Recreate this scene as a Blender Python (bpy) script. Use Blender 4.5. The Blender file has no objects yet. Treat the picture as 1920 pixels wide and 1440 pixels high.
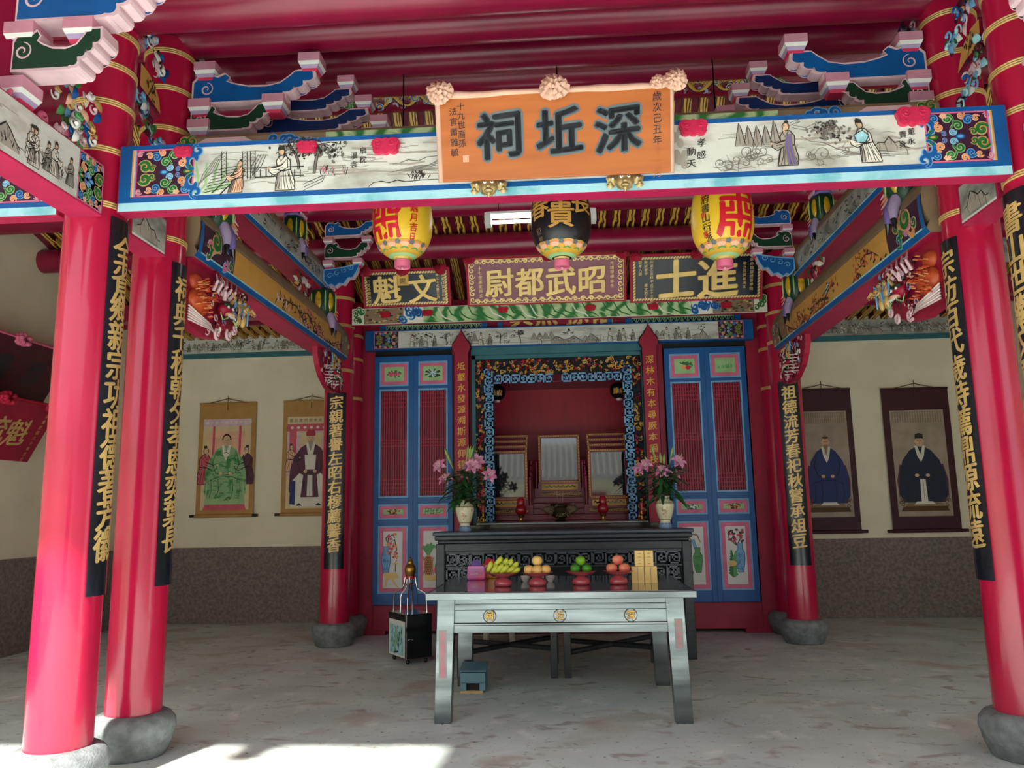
import bpy, math, random
from math import sin, cos, pi, radians, sqrt, atan2
from mathutils import Vector, Matrix
random.seed(7)
SC = bpy.context.scene
COL = SC.collection

# ---------------------------------------------------------------- camera
YAW, PITCH, ROLL, FPX = 6.39092476e-02, 1.62881726e-01, -1.67073338e-02, 1488.78
_f = Vector((-sin(YAW)*cos(PITCH), cos(YAW)*cos(PITCH), sin(PITCH)))
_r0 = Vector((cos(YAW), sin(YAW), 0)); _u0 = _r0.cross(_f)
_r = cos(ROLL)*_r0 + sin(ROLL)*_u0; _u = -sin(ROLL)*_r0 + cos(ROLL)*_u0
EYE = Vector((0, 0, 1.5))
cd = bpy.data.cameras.new('camera'); cd.sensor_width = 36; cd.lens = 36*FPX/1920; cd.clip_start = .05; cd.clip_end = 200
cam = bpy.data.objects.new('camera', cd); COL.objects.link(cam)
cam.matrix_world = Matrix(((_r.x, _u.x, -_f.x, EYE.x), (_r.y, _u.y, -_f.y, EYE.y), (_r.z, _u.z, -_f.z, EYE.z), (0, 0, 0, 1)))
SC.camera = cam
def PX(px, py, Y):
    """x, z of a photo pixel on the upright plane at depth Y."""
    d = _r*((px-960)/FPX) - _u*((py-720)/FPX) + _f
    p = EYE + d*((Y-EYE.y)/d.y)
    return p.x, p.z
def PXX(px, py, X):
    """y, z of a photo pixel on the upright plane at x = X."""
    d = _r*((px-960)/FPX) - _u*((py-720)/FPX) + _f
    p = EYE + d*((X-EYE.x)/d.x)
    return p.y, p.z

# ---------------------------------------------------------------- light
W = bpy.data.worlds.new('sky'); SC.world = W; W.use_nodes = True
bg = W.node_tree.nodes['Background']; bg.inputs[1].default_value = 1.9
_n = W.node_tree.nodes; _l = W.node_tree.links                        # hazy sky, brighter overhead than at the horizon
_g = _n.new('ShaderNodeTexCoord'); _s = _n.new('ShaderNodeSeparateXYZ'); _q = _n.new('ShaderNodeValToRGB')
_q.color_ramp.elements[0].color = (.42, .46, .50, 1); _q.color_ramp.elements[1].color = (.86, .97, 1, 1); _q.color_ramp.elements[1].position = .75
_l.new(_g.outputs['Generated'], _s.inputs[0]); _l.new(_s.outputs['Z'], _q.inputs[0]); _l.new(_q.outputs[0], bg.inputs[0])
sd = bpy.data.lights.new('sun', 'SUN'); sd.energy = 8; sd.angle = .035; sd.color = (1, .95, .86)
so = bpy.data.objects.new('sun', sd); COL.objects.link(so); so.location = (-6, -8, 12)
so.rotation_euler = Vector((-.25, -.97, 1.16)).to_track_quat('Z', 'Y').to_euler()
VS = SC.view_settings; VS.view_transform = 'Standard'; VS.look = 'None'; VS.gamma = 1; VS.use_curve_mapping = False
VS.exposure = .85
SC.cycles.max_bounces = 8; SC.cycles.diffuse_bounces = 5

# ---------------------------------------------------------------- materials
def lin(h):
    h = h.lstrip('#'); o = []
    for i in (0, 2, 4):
        c = int(h[i:i+2], 16)/255
        o.append(c/12.92 if c <= .04045 else ((c+.055)/1.055)**2.4)
    return o
MATS = {}
def mat(name, col, rough=.55, metal=0, var=.12, scale=6, spec=.5, col2=None, kind='noise', thr=(.35, .65), emit=0, alpha=1, trans=0, bump=0, coat=0, stretch=(1, 1, 1), detail=5):
    if name in MATS: return MATS[name]
    m = bpy.data.materials.new(name); m.use_nodes = True; N = m.node_tree.nodes; L = m.node_tree.links
    b = N['Principled BSDF']; c = lin(col)
    b.inputs['Roughness'].default_value = rough; b.inputs['Metallic'].default_value = metal
    b.inputs['Specular IOR Level'].default_value = spec; b.inputs['Alpha'].default_value = alpha
    b.inputs['Transmission Weight'].default_value = trans; b.inputs['Coat Weight'].default_value = coat
    if emit:
        b.inputs['Emission Color'].default_value = (*c, 1); b.inputs['Emission Strength'].default_value = emit
    ca = lin(col2) if col2 else [min(1, x*(1-var)) for x in c]
    cb = c if col2 else [min(1, x*(1+var)) for x in c]
    tc = N.new('ShaderNodeTexCoord'); mp = N.new('ShaderNodeMapping'); mp.inputs['Scale'].default_value = stretch
    L.new(tc.outputs['Object'], mp.inputs[0])
    if kind == 'wave':
        t = N.new('ShaderNodeTexWave'); t.inputs['Scale'].default_value = scale; t.inputs['Distortion'].default_value = 9; t.inputs['Detail'].default_value = 2
        t.inputs['Detail Scale'].default_value = 1.3
    else:
        t = N.new('ShaderNodeTexNoise'); t.inputs['Scale'].default_value = scale; t.inputs['Detail'].default_value = detail
    L.new(mp.outputs[0], t.inputs[0])
    r = N.new('ShaderNodeValToRGB'); e = r.color_ramp.elements
    e[0].position, e[1].position = thr; e[0].color = (*ca, 1); e[1].color = (*cb, 1)
    L.new(t.outputs[1 if kind == 'wave' else 0], r.inputs[0]); L.new(r.outputs[0], b.inputs['Base Color'])
    if bump:
        bp = N.new('ShaderNodeBump'); bp.inputs['Strength'].default_value = bump; bp.inputs['Distance'].default_value = .01
        n2 = N.new('ShaderNodeTexNoise'); n2.inputs['Scale'].default_value = scale*6; n2.inputs['Detail'].default_value = 4
        L.new(mp.outputs[0], n2.inputs[0]); L.new(n2.outputs[0], bp.inputs['Height']); L.new(bp.outputs[0], b.inputs['Normal'])
    MATS[name] = m; return m
M = {}
def dm(k, *a, **kw): M[k] = mat(k, *a, **kw)
dm('red', 'b3173f', .2, var=.07, scale=2.2, bump=.05, coat=.25); dm('redmatte', '9c0f36', .5, var=.1, scale=3)
dm('redbeam', '800a32', .3, var=.12, scale=3, bump=.05); dm('reddark', '5c0a22', .5); dm('redbright', 'b5122f', .4); dm('magenta', 'a81b48', .45)
dm('redboard', 'a80d30', .4, var=.1, scale=4, stretch=(4, 4, .4))
dm('gold', 'cfad6c', .45, metal=.15, var=.15); dm('goldpaint', 'dba83c', .45, var=.1); dm('paleg', 'e6c274', .4, metal=.15); dm('brass', 'b08a45', .3, metal=.9)
dm('pewter', 'a48f62', .4, metal=.55, var=.25, scale=30); dm('bronze', '4a3c28', .4, metal=.6); dm('black', '12151b', .18, var=.2, coat=.3); dm('blackboard', '171c26', .2, var=.3, scale=3); dm('ink', '2a2724', .8); dm('inkgrey', '77706a', .85); dm('inkpale', 'a59e94', .85)
dm('blue', '04559a', .45, var=.12, scale=5); dm('bluedark', '0a2c63', .45); dm('bluelight', '6fa9d8', .5); dm('skyblue', 'a8dbe6', .5, col2='6fb9c6', scale=5, thr=(.34, .52)); dm('teal', '2f6d78', .5)
dm('green', '1f6b2a', .5); dm('greendark', '0b3a25', .45); dm('greenlight', '9cc48a', .5); dm('greenmid', '4f9b58', .5)
dm('greenwash', 'b9d3a0', .5, col2='2e7a3c', kind='wave', scale=1.6, thr=(.15, .8), stretch=(1, 1, 2))
dm('pink', 'c98b9e', .5); dm('pinkdeep', 'd9698c', .5); dm('pinkpale', 'd9b8c0', .5); dm('hotpink', 'c82851', .42, var=.1)
dm('orange', 'e0935f', .5); dm('peach', 'eab596', .5); dm('purple', '6d5aa0', .5); dm('lavender', 'a794b8', .5); dm('melonyellow', 'd2a51e', .25, col2='5d7a1c', scale=9, coat=.5, thr=(.2, .5)); dm('fishorange', 'c4502a', .45); dm('purpledark', '3a1430', .5); dm('maroon', '4a0f22', .5)
dm('rust', 'b5512a', .55); dm('stripgrey', '8f8c86', .5); dm('white', 'dddeda', .5, var=.04); dm('offwhite', 'e6e2d6', .55, var=.06)
dm('inkwash', 'd5d6d0', .6, col2='a8a69d', scale=3.5, thr=(.3, .5), stretch=(1, 1, 2.2)); dm('inkwashgrey', 'adaea8', .6, col2='6a6b68', scale=4, thr=(.34, .6), stretch=(1, 1, 2))
dm('ochre', 'cf9a4a', .5, var=.1, scale=2); dm('ochrebrown', '8a745c', .6, var=.2, scale=3)
dm('graingold', 'dcb04c', .45, col2='4a1c10', kind='wave', scale=7, thr=(.25, .45), stretch=(1.4, .35, .35))
dm('plaquewood', 'b8652a', .42, col2='a65720', scale=2.0, stretch=(.6, 1, 6), thr=(.35, .65)); dm('letterdark', '141d28', .3); dm('lettergrey', '5d6a70', .5)
dm('rose', '84354c', .28, var=.08, scale=2, spec=.35); dm('navyplaque', '111829', .2, var=.25, scale=2, spec=.3)
dm('cloth', 'd2a893', .75, var=.08); dm('redcloth', 'b01336', .7)
dm('stone', '757b7d', .8, var=.28, scale=14, bump=.5, detail=8); dm('cream', 'ebe3c9', .8, var=.05, scale=2, bump=.1); dm('dado', '857a73', .9, var=.25, scale=26, bump=.6, detail=8)
dm('ceil', '6f0c2c', .6, var=.12); dm('steel', '70777a', .24, metal=1, var=.38, scale=2.2, stretch=(.5, 4, 4)); dm('steeltop', '8d9398', .1, metal=1, var=.05)  # steel: streaks in the tone partly imitate darker reflections
dm('chrome', 'd8d8da', .08, metal=1); dm('darksteel', '24262a', .14, metal=.6, var=.2); dm('darkwood', '272e37', .34, var=.25, scale=8, stretch=(1, 4, 4), bump=.15); dm('darkwoodhi', '465260', .34, var=.2); dm('void', '06070a', .7)
dm('glassdark', '2a3038', .04, spec=.9, coat=1, var=.1); dm('tile', 'b6b0a6', .6, var=.1)
dm('scrollgold', 'b4894a', .6, var=.07, scale=8); dm('scrollpaper', 'dcc79c', .7, var=.05, scale=10); dm('maroonsilk', '3d0a1a', .6); dm('paperbrown', 'a8998a', .7, var=.12, scale=5); dm('scrollblue', '1a2f6e', .6); dm('scrollnavy', '14243f', .6)
dm('skin', 'd9b48f', .6); dm('robegreen', '8cb884', .6, col2='3f8a4a', scale=9, thr=(.38, .5)); dm('robepurple', '5a2a45', .6); dm('robepink', 'cf5a6a', .6)
dm('lantern', 'f0c234', .4, var=.05, trans=0); dm('lanternred', 'd4182e', .45); dm('lanternblack', '14121c', .35)
dm('porcelain', 'e9e2c0', .2, var=.05, coat=.4); dm('porcelainblue', '7f9fc8', .25); dm('petal', 'e3b0cf', .5, col2='c9709f', scale=30, thr=(.4, .7)); dm('leaf', '356b3a', .4, var=.25, scale=20); dm('bud', '8fa85a', .5)
dm('glasspink', 'd8606a', .12, trans=.35, coat=.5, var=.05); dm('banana', 'bcc23a', .45, var=.12, scale=20); dm('pear', 'e8bb6c', .5, var=.06); dm('lime', '6ea81e', .4, var=.12, scale=14); dm('limedark', '3f861f', .4, var=.12); dm('apple', 'd9625a', .35, col2='e8a070', scale=9, thr=(.3, .6)); dm('boxtan', 'e3c27a', .6, var=.03); dm('pinkwrap', 'e0447c', .25, col2='b35fb0', scale=14, coat=.6); dm('orangewrap', 'e89a2c', .25, col2='c8312f', scale=14, coat=.6); dm('stem', '5a4020', .7)
dm('tealbox', '5c8390', .5, var=.1); dm('wood', 'b99a70', .6); dm('stoolwhite', 'c9c2b4', .6); dm('tube', 'ffffff', .4, emit=5); dm('candlered', 'a51426', .25, coat=.4)
def concrete():
    m = mat('concrete', 'ccd8d4', .75, var=.12, scale=1.3); N = m.node_tree.nodes; L = m.node_tree.links; b = N['Principled BSDF']
    tc = N.new('ShaderNodeTexCoord')
    def noise(sc, det, lo, hi, st=(1, 1, 1), dist=0):
        mp = N.new('ShaderNodeMapping'); mp.inputs['Scale'].default_value = st; L.new(tc.outputs['Object'], mp.inputs[0])
        n = N.new('ShaderNodeTexNoise'); n.inputs['Scale'].default_value = sc; n.inputs['Detail'].default_value = det; n.inputs['Distortion'].default_value = dist; L.new(mp.outputs[0], n.inputs[0])
        r = N.new('ShaderNodeMapRange'); r.inputs[1].default_value = lo; r.inputs[2].default_value = hi; L.new(n.outputs[0], r.inputs[0]); return r.outputs[0]
    src = b.inputs['Base Color'].links[0].from_socket
    for f, colr in ((noise(1.1, 8, .56, .72, (1, 1.2, 1), .6), 'b3ab9c'), (noise(3.5, 9, .58, .7, (1, 1.5, 1), 1), 'a9a6a0'), (noise(4, 10, .58, .74, (1, .8, 1), .2), 'eceeea'), (noise(22, 6, .63, .72), '777777')):
        mx = N.new('ShaderNodeMixRGB'); L.new(f, mx.inputs[0]); L.new(src, mx.inputs[1]); mx.inputs[2].default_value = (*lin(colr), 1); src = mx.outputs[0]
    L.new(src, b.inputs['Base Color']); return m
M['floor'] = concrete()

# ---------------------------------------------------------------- mesh helpers
WL = {}
class MB:
    def __init__(s): s.v = []; s.f = []; s.m = []; s.mats = []; s.sm = []
    def mi(s, k):
        if k not in s.mats: s.mats.append(k)
        return s.mats.index(k)
    def add(s, vs, fs, k, smooth=False):
        o = len(s.v); s.v += [tuple(p) for p in vs]; i = s.mi(k)
        for f in fs: s.f.append([o+j for j in f]); s.m.append(i); s.sm.append(smooth)
    def box(s, x0, x1, y0, y1, z0, z1, k):
        x0, x1 = min(x0, x1), max(x0, x1); y0, y1 = min(y0, y1), max(y0, y1); z0, z1 = min(z0, z1), max(z0, z1)
        s.add([(x, y, z) for z in (z0, z1) for y in (y0, y1) for x in (x0, x1)], [(0, 2, 3, 1), (4, 5, 7, 6), (0, 1, 5, 4), (2, 6, 7, 3), (0, 4, 6, 2), (1, 3, 7, 5)], k)
    def hexa(s, b, t, k):
        """solid between a bottom and a top quad, both counter-clockwise from above"""
        s.add(list(b)+list(t), [(3, 2, 1, 0), (4, 5, 6, 7), (0, 1, 5, 4), (1, 2, 6, 5), (2, 3, 7, 6), (3, 0, 4, 7)], k)
    def obox(s, fn, u0, u1, v0, v1, h0, h1, k):
        s.add([fn(u, v, h) for h in (h0, h1) for v in (v0, v1) for u in (u0, u1)], [(0, 2, 3, 1), (4, 5, 7, 6), (0, 1, 5, 4), (2, 6, 7, 3), (0, 4, 6, 2), (1, 3, 7, 5)], k)
    def lathe(s, prof, c, k, seg=32, lob=0, nl=0, axis=None, smooth=True, cap=True):
        """profile of (radius, height[, material]) turned about an upright line"""
        n = len(prof); vs = []
        for p in prof:
            for j in range(seg):
                a = 2*pi*j/seg; r = p[0]*(1+lob*abs(cos(nl*a/2)) if lob else 1)
                vs.append((c[0]+r*cos(a), c[1]+r*sin(a), c[2]+p[1]))
        o = len(s.v); s.v += vs
        for i in range(n-1):
            kk = s.mi(prof[i][2] if len(prof[i]) > 2 else k)
            for j in range(seg):
                a, b = i*seg+j, i*seg+(j+1) % seg
                s.f.append([o+a, o+b, o+b+seg, o+a+seg]); s.m.append(kk); s.sm.append(smooth)
        if cap:
            s.f.append([o+j for j in range(seg)][::-1]); s.m.append(s.mi(prof[0][2] if len(prof[0]) > 2 else k)); s.sm.append(False)
            s.f.append([o+(n-1)*seg+j for j in range(seg)]); s.m.append(s.mi(prof[-2][2] if len(prof[-2]) > 2 else k)); s.sm.append(False)
    def tube(s, pts, r, k, seg=8, cap=True):
        pts = [Vector(p) for p in pts]; n = len(pts); rs = r if hasattr(r, '__len__') else [r]*n
        o = len(s.v); kk = s.mi(k); ref = None
        for i in range(n):
            t = (pts[min(i+1, n-1)]-pts[max(i-1, 0)])
            if t.length < 1e-9: t = Vector((0, 0, 1))
            t.normalize()
            if ref is None: ref = Vector((0, 0, 1)) if abs(t.z) < .9 else Vector((1, 0, 0))
            a = ref - t*ref.dot(t)
            if a.length < 1e-6: a = t.orthogonal()
            a.normalize(); ref = a; b = t.cross(a)
            for j in range(seg):
                q = 2*pi*j/seg; s.v.append(tuple(pts[i]+a*(rs[i]*cos(q))+b*(rs[i]*sin(q))))
        for i in range(n-1):
            for j in range(seg):
                a, b = o+i*seg+j, o+i*seg+(j+1) % seg
                s.f.append([a, b, b+seg, a+seg]); s.m.append(kk); s.sm.append(True)
        if cap:
            s.f.append([o+j for j in range(seg)][::-1]); s.m.append(kk); s.sm.append(False)
            s.f.append([o+(n-1)*seg+j for j in range(seg)]); s.m.append(kk); s.sm.append(False)
    def ring(s, c, R, r, k, seg=36, n=6):
        o = len(s.v); kk = s.mi(k)
        for i in range(seg):
            a = 2*pi*i/seg
            for j in range(n):
                b = 2*pi*j/n; q = R+r*cos(b); s.v.append((c[0]+q*cos(a), c[1]+q*sin(a), c[2]+r*sin(b)))
        for i in range(seg):
            for j in range(n):
                s.f.append([o+i*n+j, o+((i+1) % seg)*n+j, o+((i+1) % seg)*n+(j+1) % n, o+i*n+(j+1) % n]); s.m.append(kk); s.sm.append(True)
    def ball(s, c, r, k, seg=12, rings=8, squash=None):
        rx, ry, rz = r if hasattr(r, '__len__') else (r, r, r); vs = []; fs = []
        for i in range(rings+1):
            t = pi*i/rings
            for j in range(seg):
                a = 2*pi*j/seg; vs.append((c[0]+rx*sin(t)*cos(a), c[1]+ry*sin(t)*sin(a), c[2]-rz*cos(t)))
        for i in range(rings):
            for j in range(seg): fs.append((i*seg+j, i*seg+(j+1) % seg, (i+1)*seg+(j+1) % seg, (i+1)*seg+j))
        s.add(vs, fs, k, True)
    def slab(s, fn, pts, h0, h1, k, kface=None):
        """outline in (u, v) given thickness along h"""
        n = len(pts); ar = sum(pts[i][0]*pts[(i+1) % n][1]-pts[(i+1) % n][0]*pts[i][1] for i in range(n))
        if ar < 0: pts = pts[::-1]
        s.add([fn(u, v, h0) for u, v in pts]+[fn(u, v, h1) for u, v in pts], [list(range(n))[::-1]]+[(i, (i+1) % n, n+(i+1) % n, n+i) for i in range(n)], k)
        s.add([fn(u, v, h1) for u, v in pts], [list(range(n))], kface or k)
    def build(s, name, parent=None, origin=None, bev=0, flip=False, sharp=35):
        me = bpy.data.meshes.new(name)
        if parent is not None: wl = WL[parent.name]; loc = Vector((0, 0, 0))
        else:
            if origin is None:
                xs, ys, zs = zip(*s.v); origin = ((min(xs)+max(xs))/2, (min(ys)+max(ys))/2, min(zs))
            wl = Vector(origin); loc = wl
        me.from_pydata([(a-wl.x, b-wl.y, c-wl.z) for a, b, c in s.v], [], s.f)
        for k in s.mats: me.materials.append(M[k])
        me.polygons.foreach_set('material_index', s.m); me.polygons.foreach_set('use_smooth', s.sm)
        me.validate(); me.update()
        if any(s.sm): me.set_sharp_from_angle(angle=radians(sharp+15))
        o = bpy.data.objects.new(name, me); COL.objects.link(o); o.location = loc; WL[o.name] = wl
        if parent is not None: o.parent = parent
        if bev:
            b = o.modifiers.new('edge', 'BEVEL'); b.width = bev; b.segments = 2; b.limit_method = 'ANGLE'; b.angle_limit = radians(40)
        return o
def thing(name, label, cat, loc, group=None):
    o = bpy.data.objects.new(name, None); COL.objects.link(o); o.location = loc; o.empty_display_size = .1
    WL[o.name] = Vector(loc); return tag(o, label, cat, group)
def tag(o, label, cat, group=None):
    o['label'] = label; o['category'] = cat
    if group: o['group'] = group
    return o
def struct(o, label=None):
    o['kind'] = 'structure'
    if label: o['label'] = label
    return o
def copy_tree(o, loc, label, group=None):
    c = o.copy(); COL.objects.link(c); c.location = loc; c['label'] = label; WL[c.name] = Vector(loc)
    if group: c['group'] = group
    for p in list(o.children):
        q = p.copy(); COL.objects.link(q); q.parent = c; WL[q.name] = Vector(loc)
        for g in list(p.children):
            h = g.copy(); COL.objects.link(h); h.parent = q
    return c
# frames: surface coordinates u (right), v (up), h (out of the surface)
def front(y): return lambda u, v, h: (u, y-h, v)
def faceR(x): return lambda u, v, h: (x+h, u, v)            # faces +x, u runs along +y
def faceL(x): return lambda u, v, h: (x-h, -u, v)           # faces -x, u runs along -y
def drum(cx, cy, r, a0): return lambda u, v, h: (cx+(r+h)*cos(a0+u/r), cy+(r+h)*sin(a0+u/r), v)
def tilt(y, z0, lean):                                      # faces the front, leaning forward at the top
    return lambda u, v, h: (u, y-(v-z0)*sin(lean)-h*cos(lean), z0+(v-z0)*cos(lean)-h*sin(lean))

# ---------------------------------------------------------------- lettering
GL = {}
def glyph(ch, bold, ext):
    k = (ch, bold, ext)
    if k in GL: return GL[k]
    c = bpy.data.curves.new('glyph', 'FONT'); c.body = ch; c.resolution_u = 2; c.offset = bold; c.extrude = ext
    if ext: c.bevel_depth = .008; c.bevel_resolution = 0
    o = bpy.data.objects.new('glyph', c); COL.objects.link(o)
    e = o.evaluated_get(bpy.context.evaluated_depsgraph_get()); me = e.to_mesh()
    r = ([(v.co.x-.5, v.co.y-.375, v.co.z) for v in me.vertices], [list(p.vertices) for p in me.polygons])
    e.to_mesh_clear(); bpy.data.objects.remove(o); bpy.data.curves.remove(c); GL[k] = r; return r
H = .0012
class CV:
    """marks laid on a surface: fills, brush strokes, curls and lettering"""
    def __init__(s, fn, mb=None, base=.001, maxlen=None): s.fn = fn; s.mb = mb or MB(); s.b = base; s.ml = maxlen; s.k = 0
    def P(s, u, v, l): return s.fn(u, v, s.b+l*H+(s.k % 67)*1.3e-5)   # every mark lies a hair above the last
    def poly(s, pts, k, l=0):
        s.k += 1; n = len(pts); ar = sum(pts[i][0]*pts[(i+1) % n][1]-pts[(i+1) % n][0]*pts[i][1] for i in range(n))
        if ar < 0: pts = pts[::-1]
        s.mb.add([s.P(u, v, l) for u, v in pts], [list(range(n))], k)
    def rect(s, u0, v0, u1, v1, k, l=0):
        if s.ml:
            n = max(1, int(abs(u1-u0)/s.ml)+1); us = [u0+(u1-u0)*i/n for i in range(n+1)]
            for a, b in zip(us, us[1:]): s.poly([(a, v0), (b, v0), (b, v1), (a, v1)], k, l)
        else: s.poly([(u0, v0), (u1, v0), (u1, v1), (u0, v1)], k, l)
    def oval(s, u, v, ru, rv, k, l=1, rot=0, n=16):
        s.poly([(u+ru*cos(2*pi*i/n)*cos(rot)-rv*sin(2*pi*i/n)*sin(rot), v+ru*cos(2*pi*i/n)*sin(rot)+rv*sin(2*pi*i/n)*cos(rot)) for i in range(n)], k, l)
    def stroke(s, pts, w, k, l=1, taper=True, closed=False):
        if closed: pts = list(pts)+[pts[0]]; taper = False
        n = len(pts); s.k += 1
        if n < 2: return
        vs = []
        for i, (u, v) in enumerate(pts):
            a, b = pts[max(i-1, 0)], pts[min(i+1, n-1)]
            if closed and i in (0, n-1): a, b = pts[-2], pts[1]
            du, dv = b[0]-a[0], b[1]-a[1]; d = sqrt(du*du+dv*dv) or 1
            q = w/2*((.35+.65*sin(pi*(i+.6)/(n+.2))) if taper else 1)
            vs += [s.P(u-dv/d*q, v+du/d*q, l), s.P(u+dv/d*q, v-du/d*q, l)]
        s.mb.add(vs, [(2*i, 2*i+1, 2*i+3, 2*i+2) for i in range(n-1)], k)
    def frame(s, u0, v0, u1, v1, w, k, l=1):
        s.rect(u0, v0, u1, v0+w, k, l); s.rect(u0, v1-w, u1, v1, k, l); s.rect(u0, v0+w, u0+w, v1-w, k, l); s.rect(u1-w, v0+w, u1, v1-w, k, l)
    def curl(s, u, v, r, a0, turns, k, w=None, l=2, out=None, tail=0):
        """a comma-shaped curl; with out, a paler outline lies under it"""
        d = 1 if turns > 0 else -1; n = int(10*abs(turns))+6; pts = []
        for i in range(n+1):
            t = i/n; a = a0+2*pi*turns*t; q = r*(1-.85*t); pts.append((u+q*cos(a), v+q*sin(a)))
        if tail:
            p = pts[0]; t = (a0-d*pi/2); pts = [(p[0]+tail*cos(t)*j/3, p[1]+tail*sin(t)*j/3) for j in (3, 2, 1)]+pts
        w = w or r*.5
        if out: s.stroke(pts, w*1.55+.004, out, l)
        s.stroke(pts, w, k, l+1 if out else l)
    def text(s, tx, u, v, size, k, l=2, bold=.01, step=None, down=False, ext=0, slant=.1, sx=1, rot=0):
        st = step or size*1.04
        for i, ch in enumerate(tx):
            if ch == ' ': continue
            cu, cv = (u, v-i*st) if down else (u+i*st, v)
            vs, fs = glyph(ch, 0, ext/size if ext else 0); P = []
            for x, y, z in vs:
                y += slant*x; X, Y = x*size*sx, y*size
                if rot: X, Y = X*cos(rot)-Y*sin(rot), X*sin(rot)+Y*cos(rot)
                P.append((cu+X, cv+Y, z*size+ext))
            if s.ml and not ext: P, F = s.split(P, fs)
            else: F = fs
            d = bold*size                                             # heavier strokes: the glyph laid over itself, slightly shifted
            for e, (p, q) in enumerate(((0, 0),) if bold < .004 else ((-d, 0), (d, 0), (0, d*.6), (0, -d*.6)) if bold < .03 else ((-d, 0), (d, 0), (0, d), (0, -d), (-d*.7, d*.7), (d*.7, d*.7), (-d*.7, -d*.7), (d*.7, -d*.7))):
                s.mb.add([s.fn(a+p, b+q, s.b+l*H+c+e*.00004) for a, b, c in P], F, k)
    def split(s, P, F):
        out = []; P = list(P); st = []
        for f in F:
            for i in range(1, len(f)-1): st.append((f[0], f[i], f[i+1]))
        while st:
            a, b, c = st.pop(); e = [(abs(P[x][0]-P[y][0]), x, y, z) for x, y, z in ((a, b, c), (b, c, a), (c, a, b))]; m = max(e)
            if m[0] > s.ml:
                _, x, y, z = m; P.append(tuple((p+q)/2 for p, q in zip(P[x], P[y]))); n = len(P)-1; st += [(x, n, z), (n, y, z)]
            else: out.append((a, b, c))
        return P, out
    def build(s, name, parent=None, **k): return s.mb.build(name, parent, **k)
# ---------------------------------------------------------------- painted ornament
def rr(a, b): return random.uniform(a, b)
def curls_panel(cv, u0, v0, u1, v1, outer=-1, bgk='purpledark'):
    """beam-end ornament: mirrored scrolling leaves round a green cloud head; outer = side of the cloud head"""
    w, h = u1-u0, v1-v0; cv.rect(u0, v0, u1, v1, bgk, 0)
    cv.frame(u0, v0, u1, v1, h*.03, 'pinkdeep', 1)
    X = lambda t: u0+w*t if outer < 0 else u1-w*t
    fl = 1 if outer < 0 else -1
    cm = (v0+v1)/2
    for sv in (1, -1):
        V = lambda t: cm+sv*h*t
        def C(t, q, r, a, tn, k, out, wd=.5, tail=0):
            a0 = a if fl > 0 else pi-a
            a0 = a0 if sv > 0 else -a0
            cv.curl(X(t), V(q), h*r, a0, tn*fl*sv, k, h*r*wd, 2, out, tail*h)
        C(.17, .13, .115, 2.6, -1.2, 'green', 'gold', .62, .03)
        C(.30, .09, .07, .4, 1.1, 'green', 'gold', .6)
        C(.08, .40, .055, 1.2, 1.3, 'pinkdeep', 'pinkpale', .35, .06)
        C(.36, .33, .085, 2.2, -1.1, 'blue', 'bluelight', .5, .12)
        C(.52, .22, .08, .6, 1.2, 'green', 'greenlight', .55, .12)
        C(.66, .36, .085, 2.8, -1.3, 'green', 'greenlight', .5, .14)
        C(.60, .10, .06, 3.6, 1.1, 'bluelight', 'skyblue', .5, .05)
        C(.80, .20, .08, 1.0, -1.1, 'orange', 'peach', .55, .06)
        C(.86, .37, .07, .2, 1.2, 'blue', 'bluelight', .5, .08)
        C(.46, .42, .06, 3.3, 1.1, 'orange', 'peach', .5, .06)
        C(.24, .36, .06, 2.0, -1.0, 'orange', 'peach', .5, .05)
        C(.74, .06, .05, .5, 1.0, 'purple', 'bluelight', .5)
        C(.92, .10, .05, 3.5, -1.1, 'green', 'greenlight', .5)
        for j in range(5): cv.oval(X(.72+.03*cos(j*1.25)), V(.42+.03*sin(j*1.25)), h*.035, h*.03, 'peach', 3, n=8)
    cv.oval(X(.5), cm, h*.09, h*.055, 'blue', 3); cv.oval(X(.5), cm, h*.055, h*.03, 'bluelight', 4)
    cv.oval(X(.9), cm, h*.10, h*.05, 'green', 3); cv.oval(X(.9), cm, h*.05, h*.02, 'gold', 4)
def jag(u0, v0, u1, v1, n, amp, s=1):
    return [(u0+(u1-u0)*i/n+rr(-.3, .3)*(u1-u0)/n, v0+(v1-v0)*i/n+rr(-amp, amp)) for i in range(n+1)]
def ink_tree(cv, u, v, h, lean=0, k='ink'):
    p = [(u+lean*h*t*t+rr(-.02, .02)*h, v+h*t) for t in (0, .2, .4, .6, .8, 1)]
    cv.stroke(p, h*.11, 'inkgrey', 1); cv.stroke([(a-.04*h, b) for a, b in p], h*.02, k, 2); cv.stroke([(a+.045*h, b) for a, b in p], h*.025, k, 2)
    for i in range(9):
        a = rr(0, 2*pi); q = (p[-1][0]+rr(-.6, .6)*h, p[-1][1]+rr(-.45, .15)*h); s = p[random.randint(3, 5)]
        cv.stroke([s, ((s[0]+q[0])/2, (s[1]+q[1])/2+.06*h), q], h*.025, k, 2)
        for j in range(10):
            x, y = q[0]+rr(-.2, .2)*h, q[1]+rr(-.1, .1)*h; b = rr(0, pi)
            cv.stroke([(x-.06*h*cos(b), y-.04*h*sin(b)), (x, y+.012*h), (x+.06*h*cos(b), y+.04*h*sin(b))], h*.035, k if j % 3 else 'inkgrey', 2)
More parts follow.
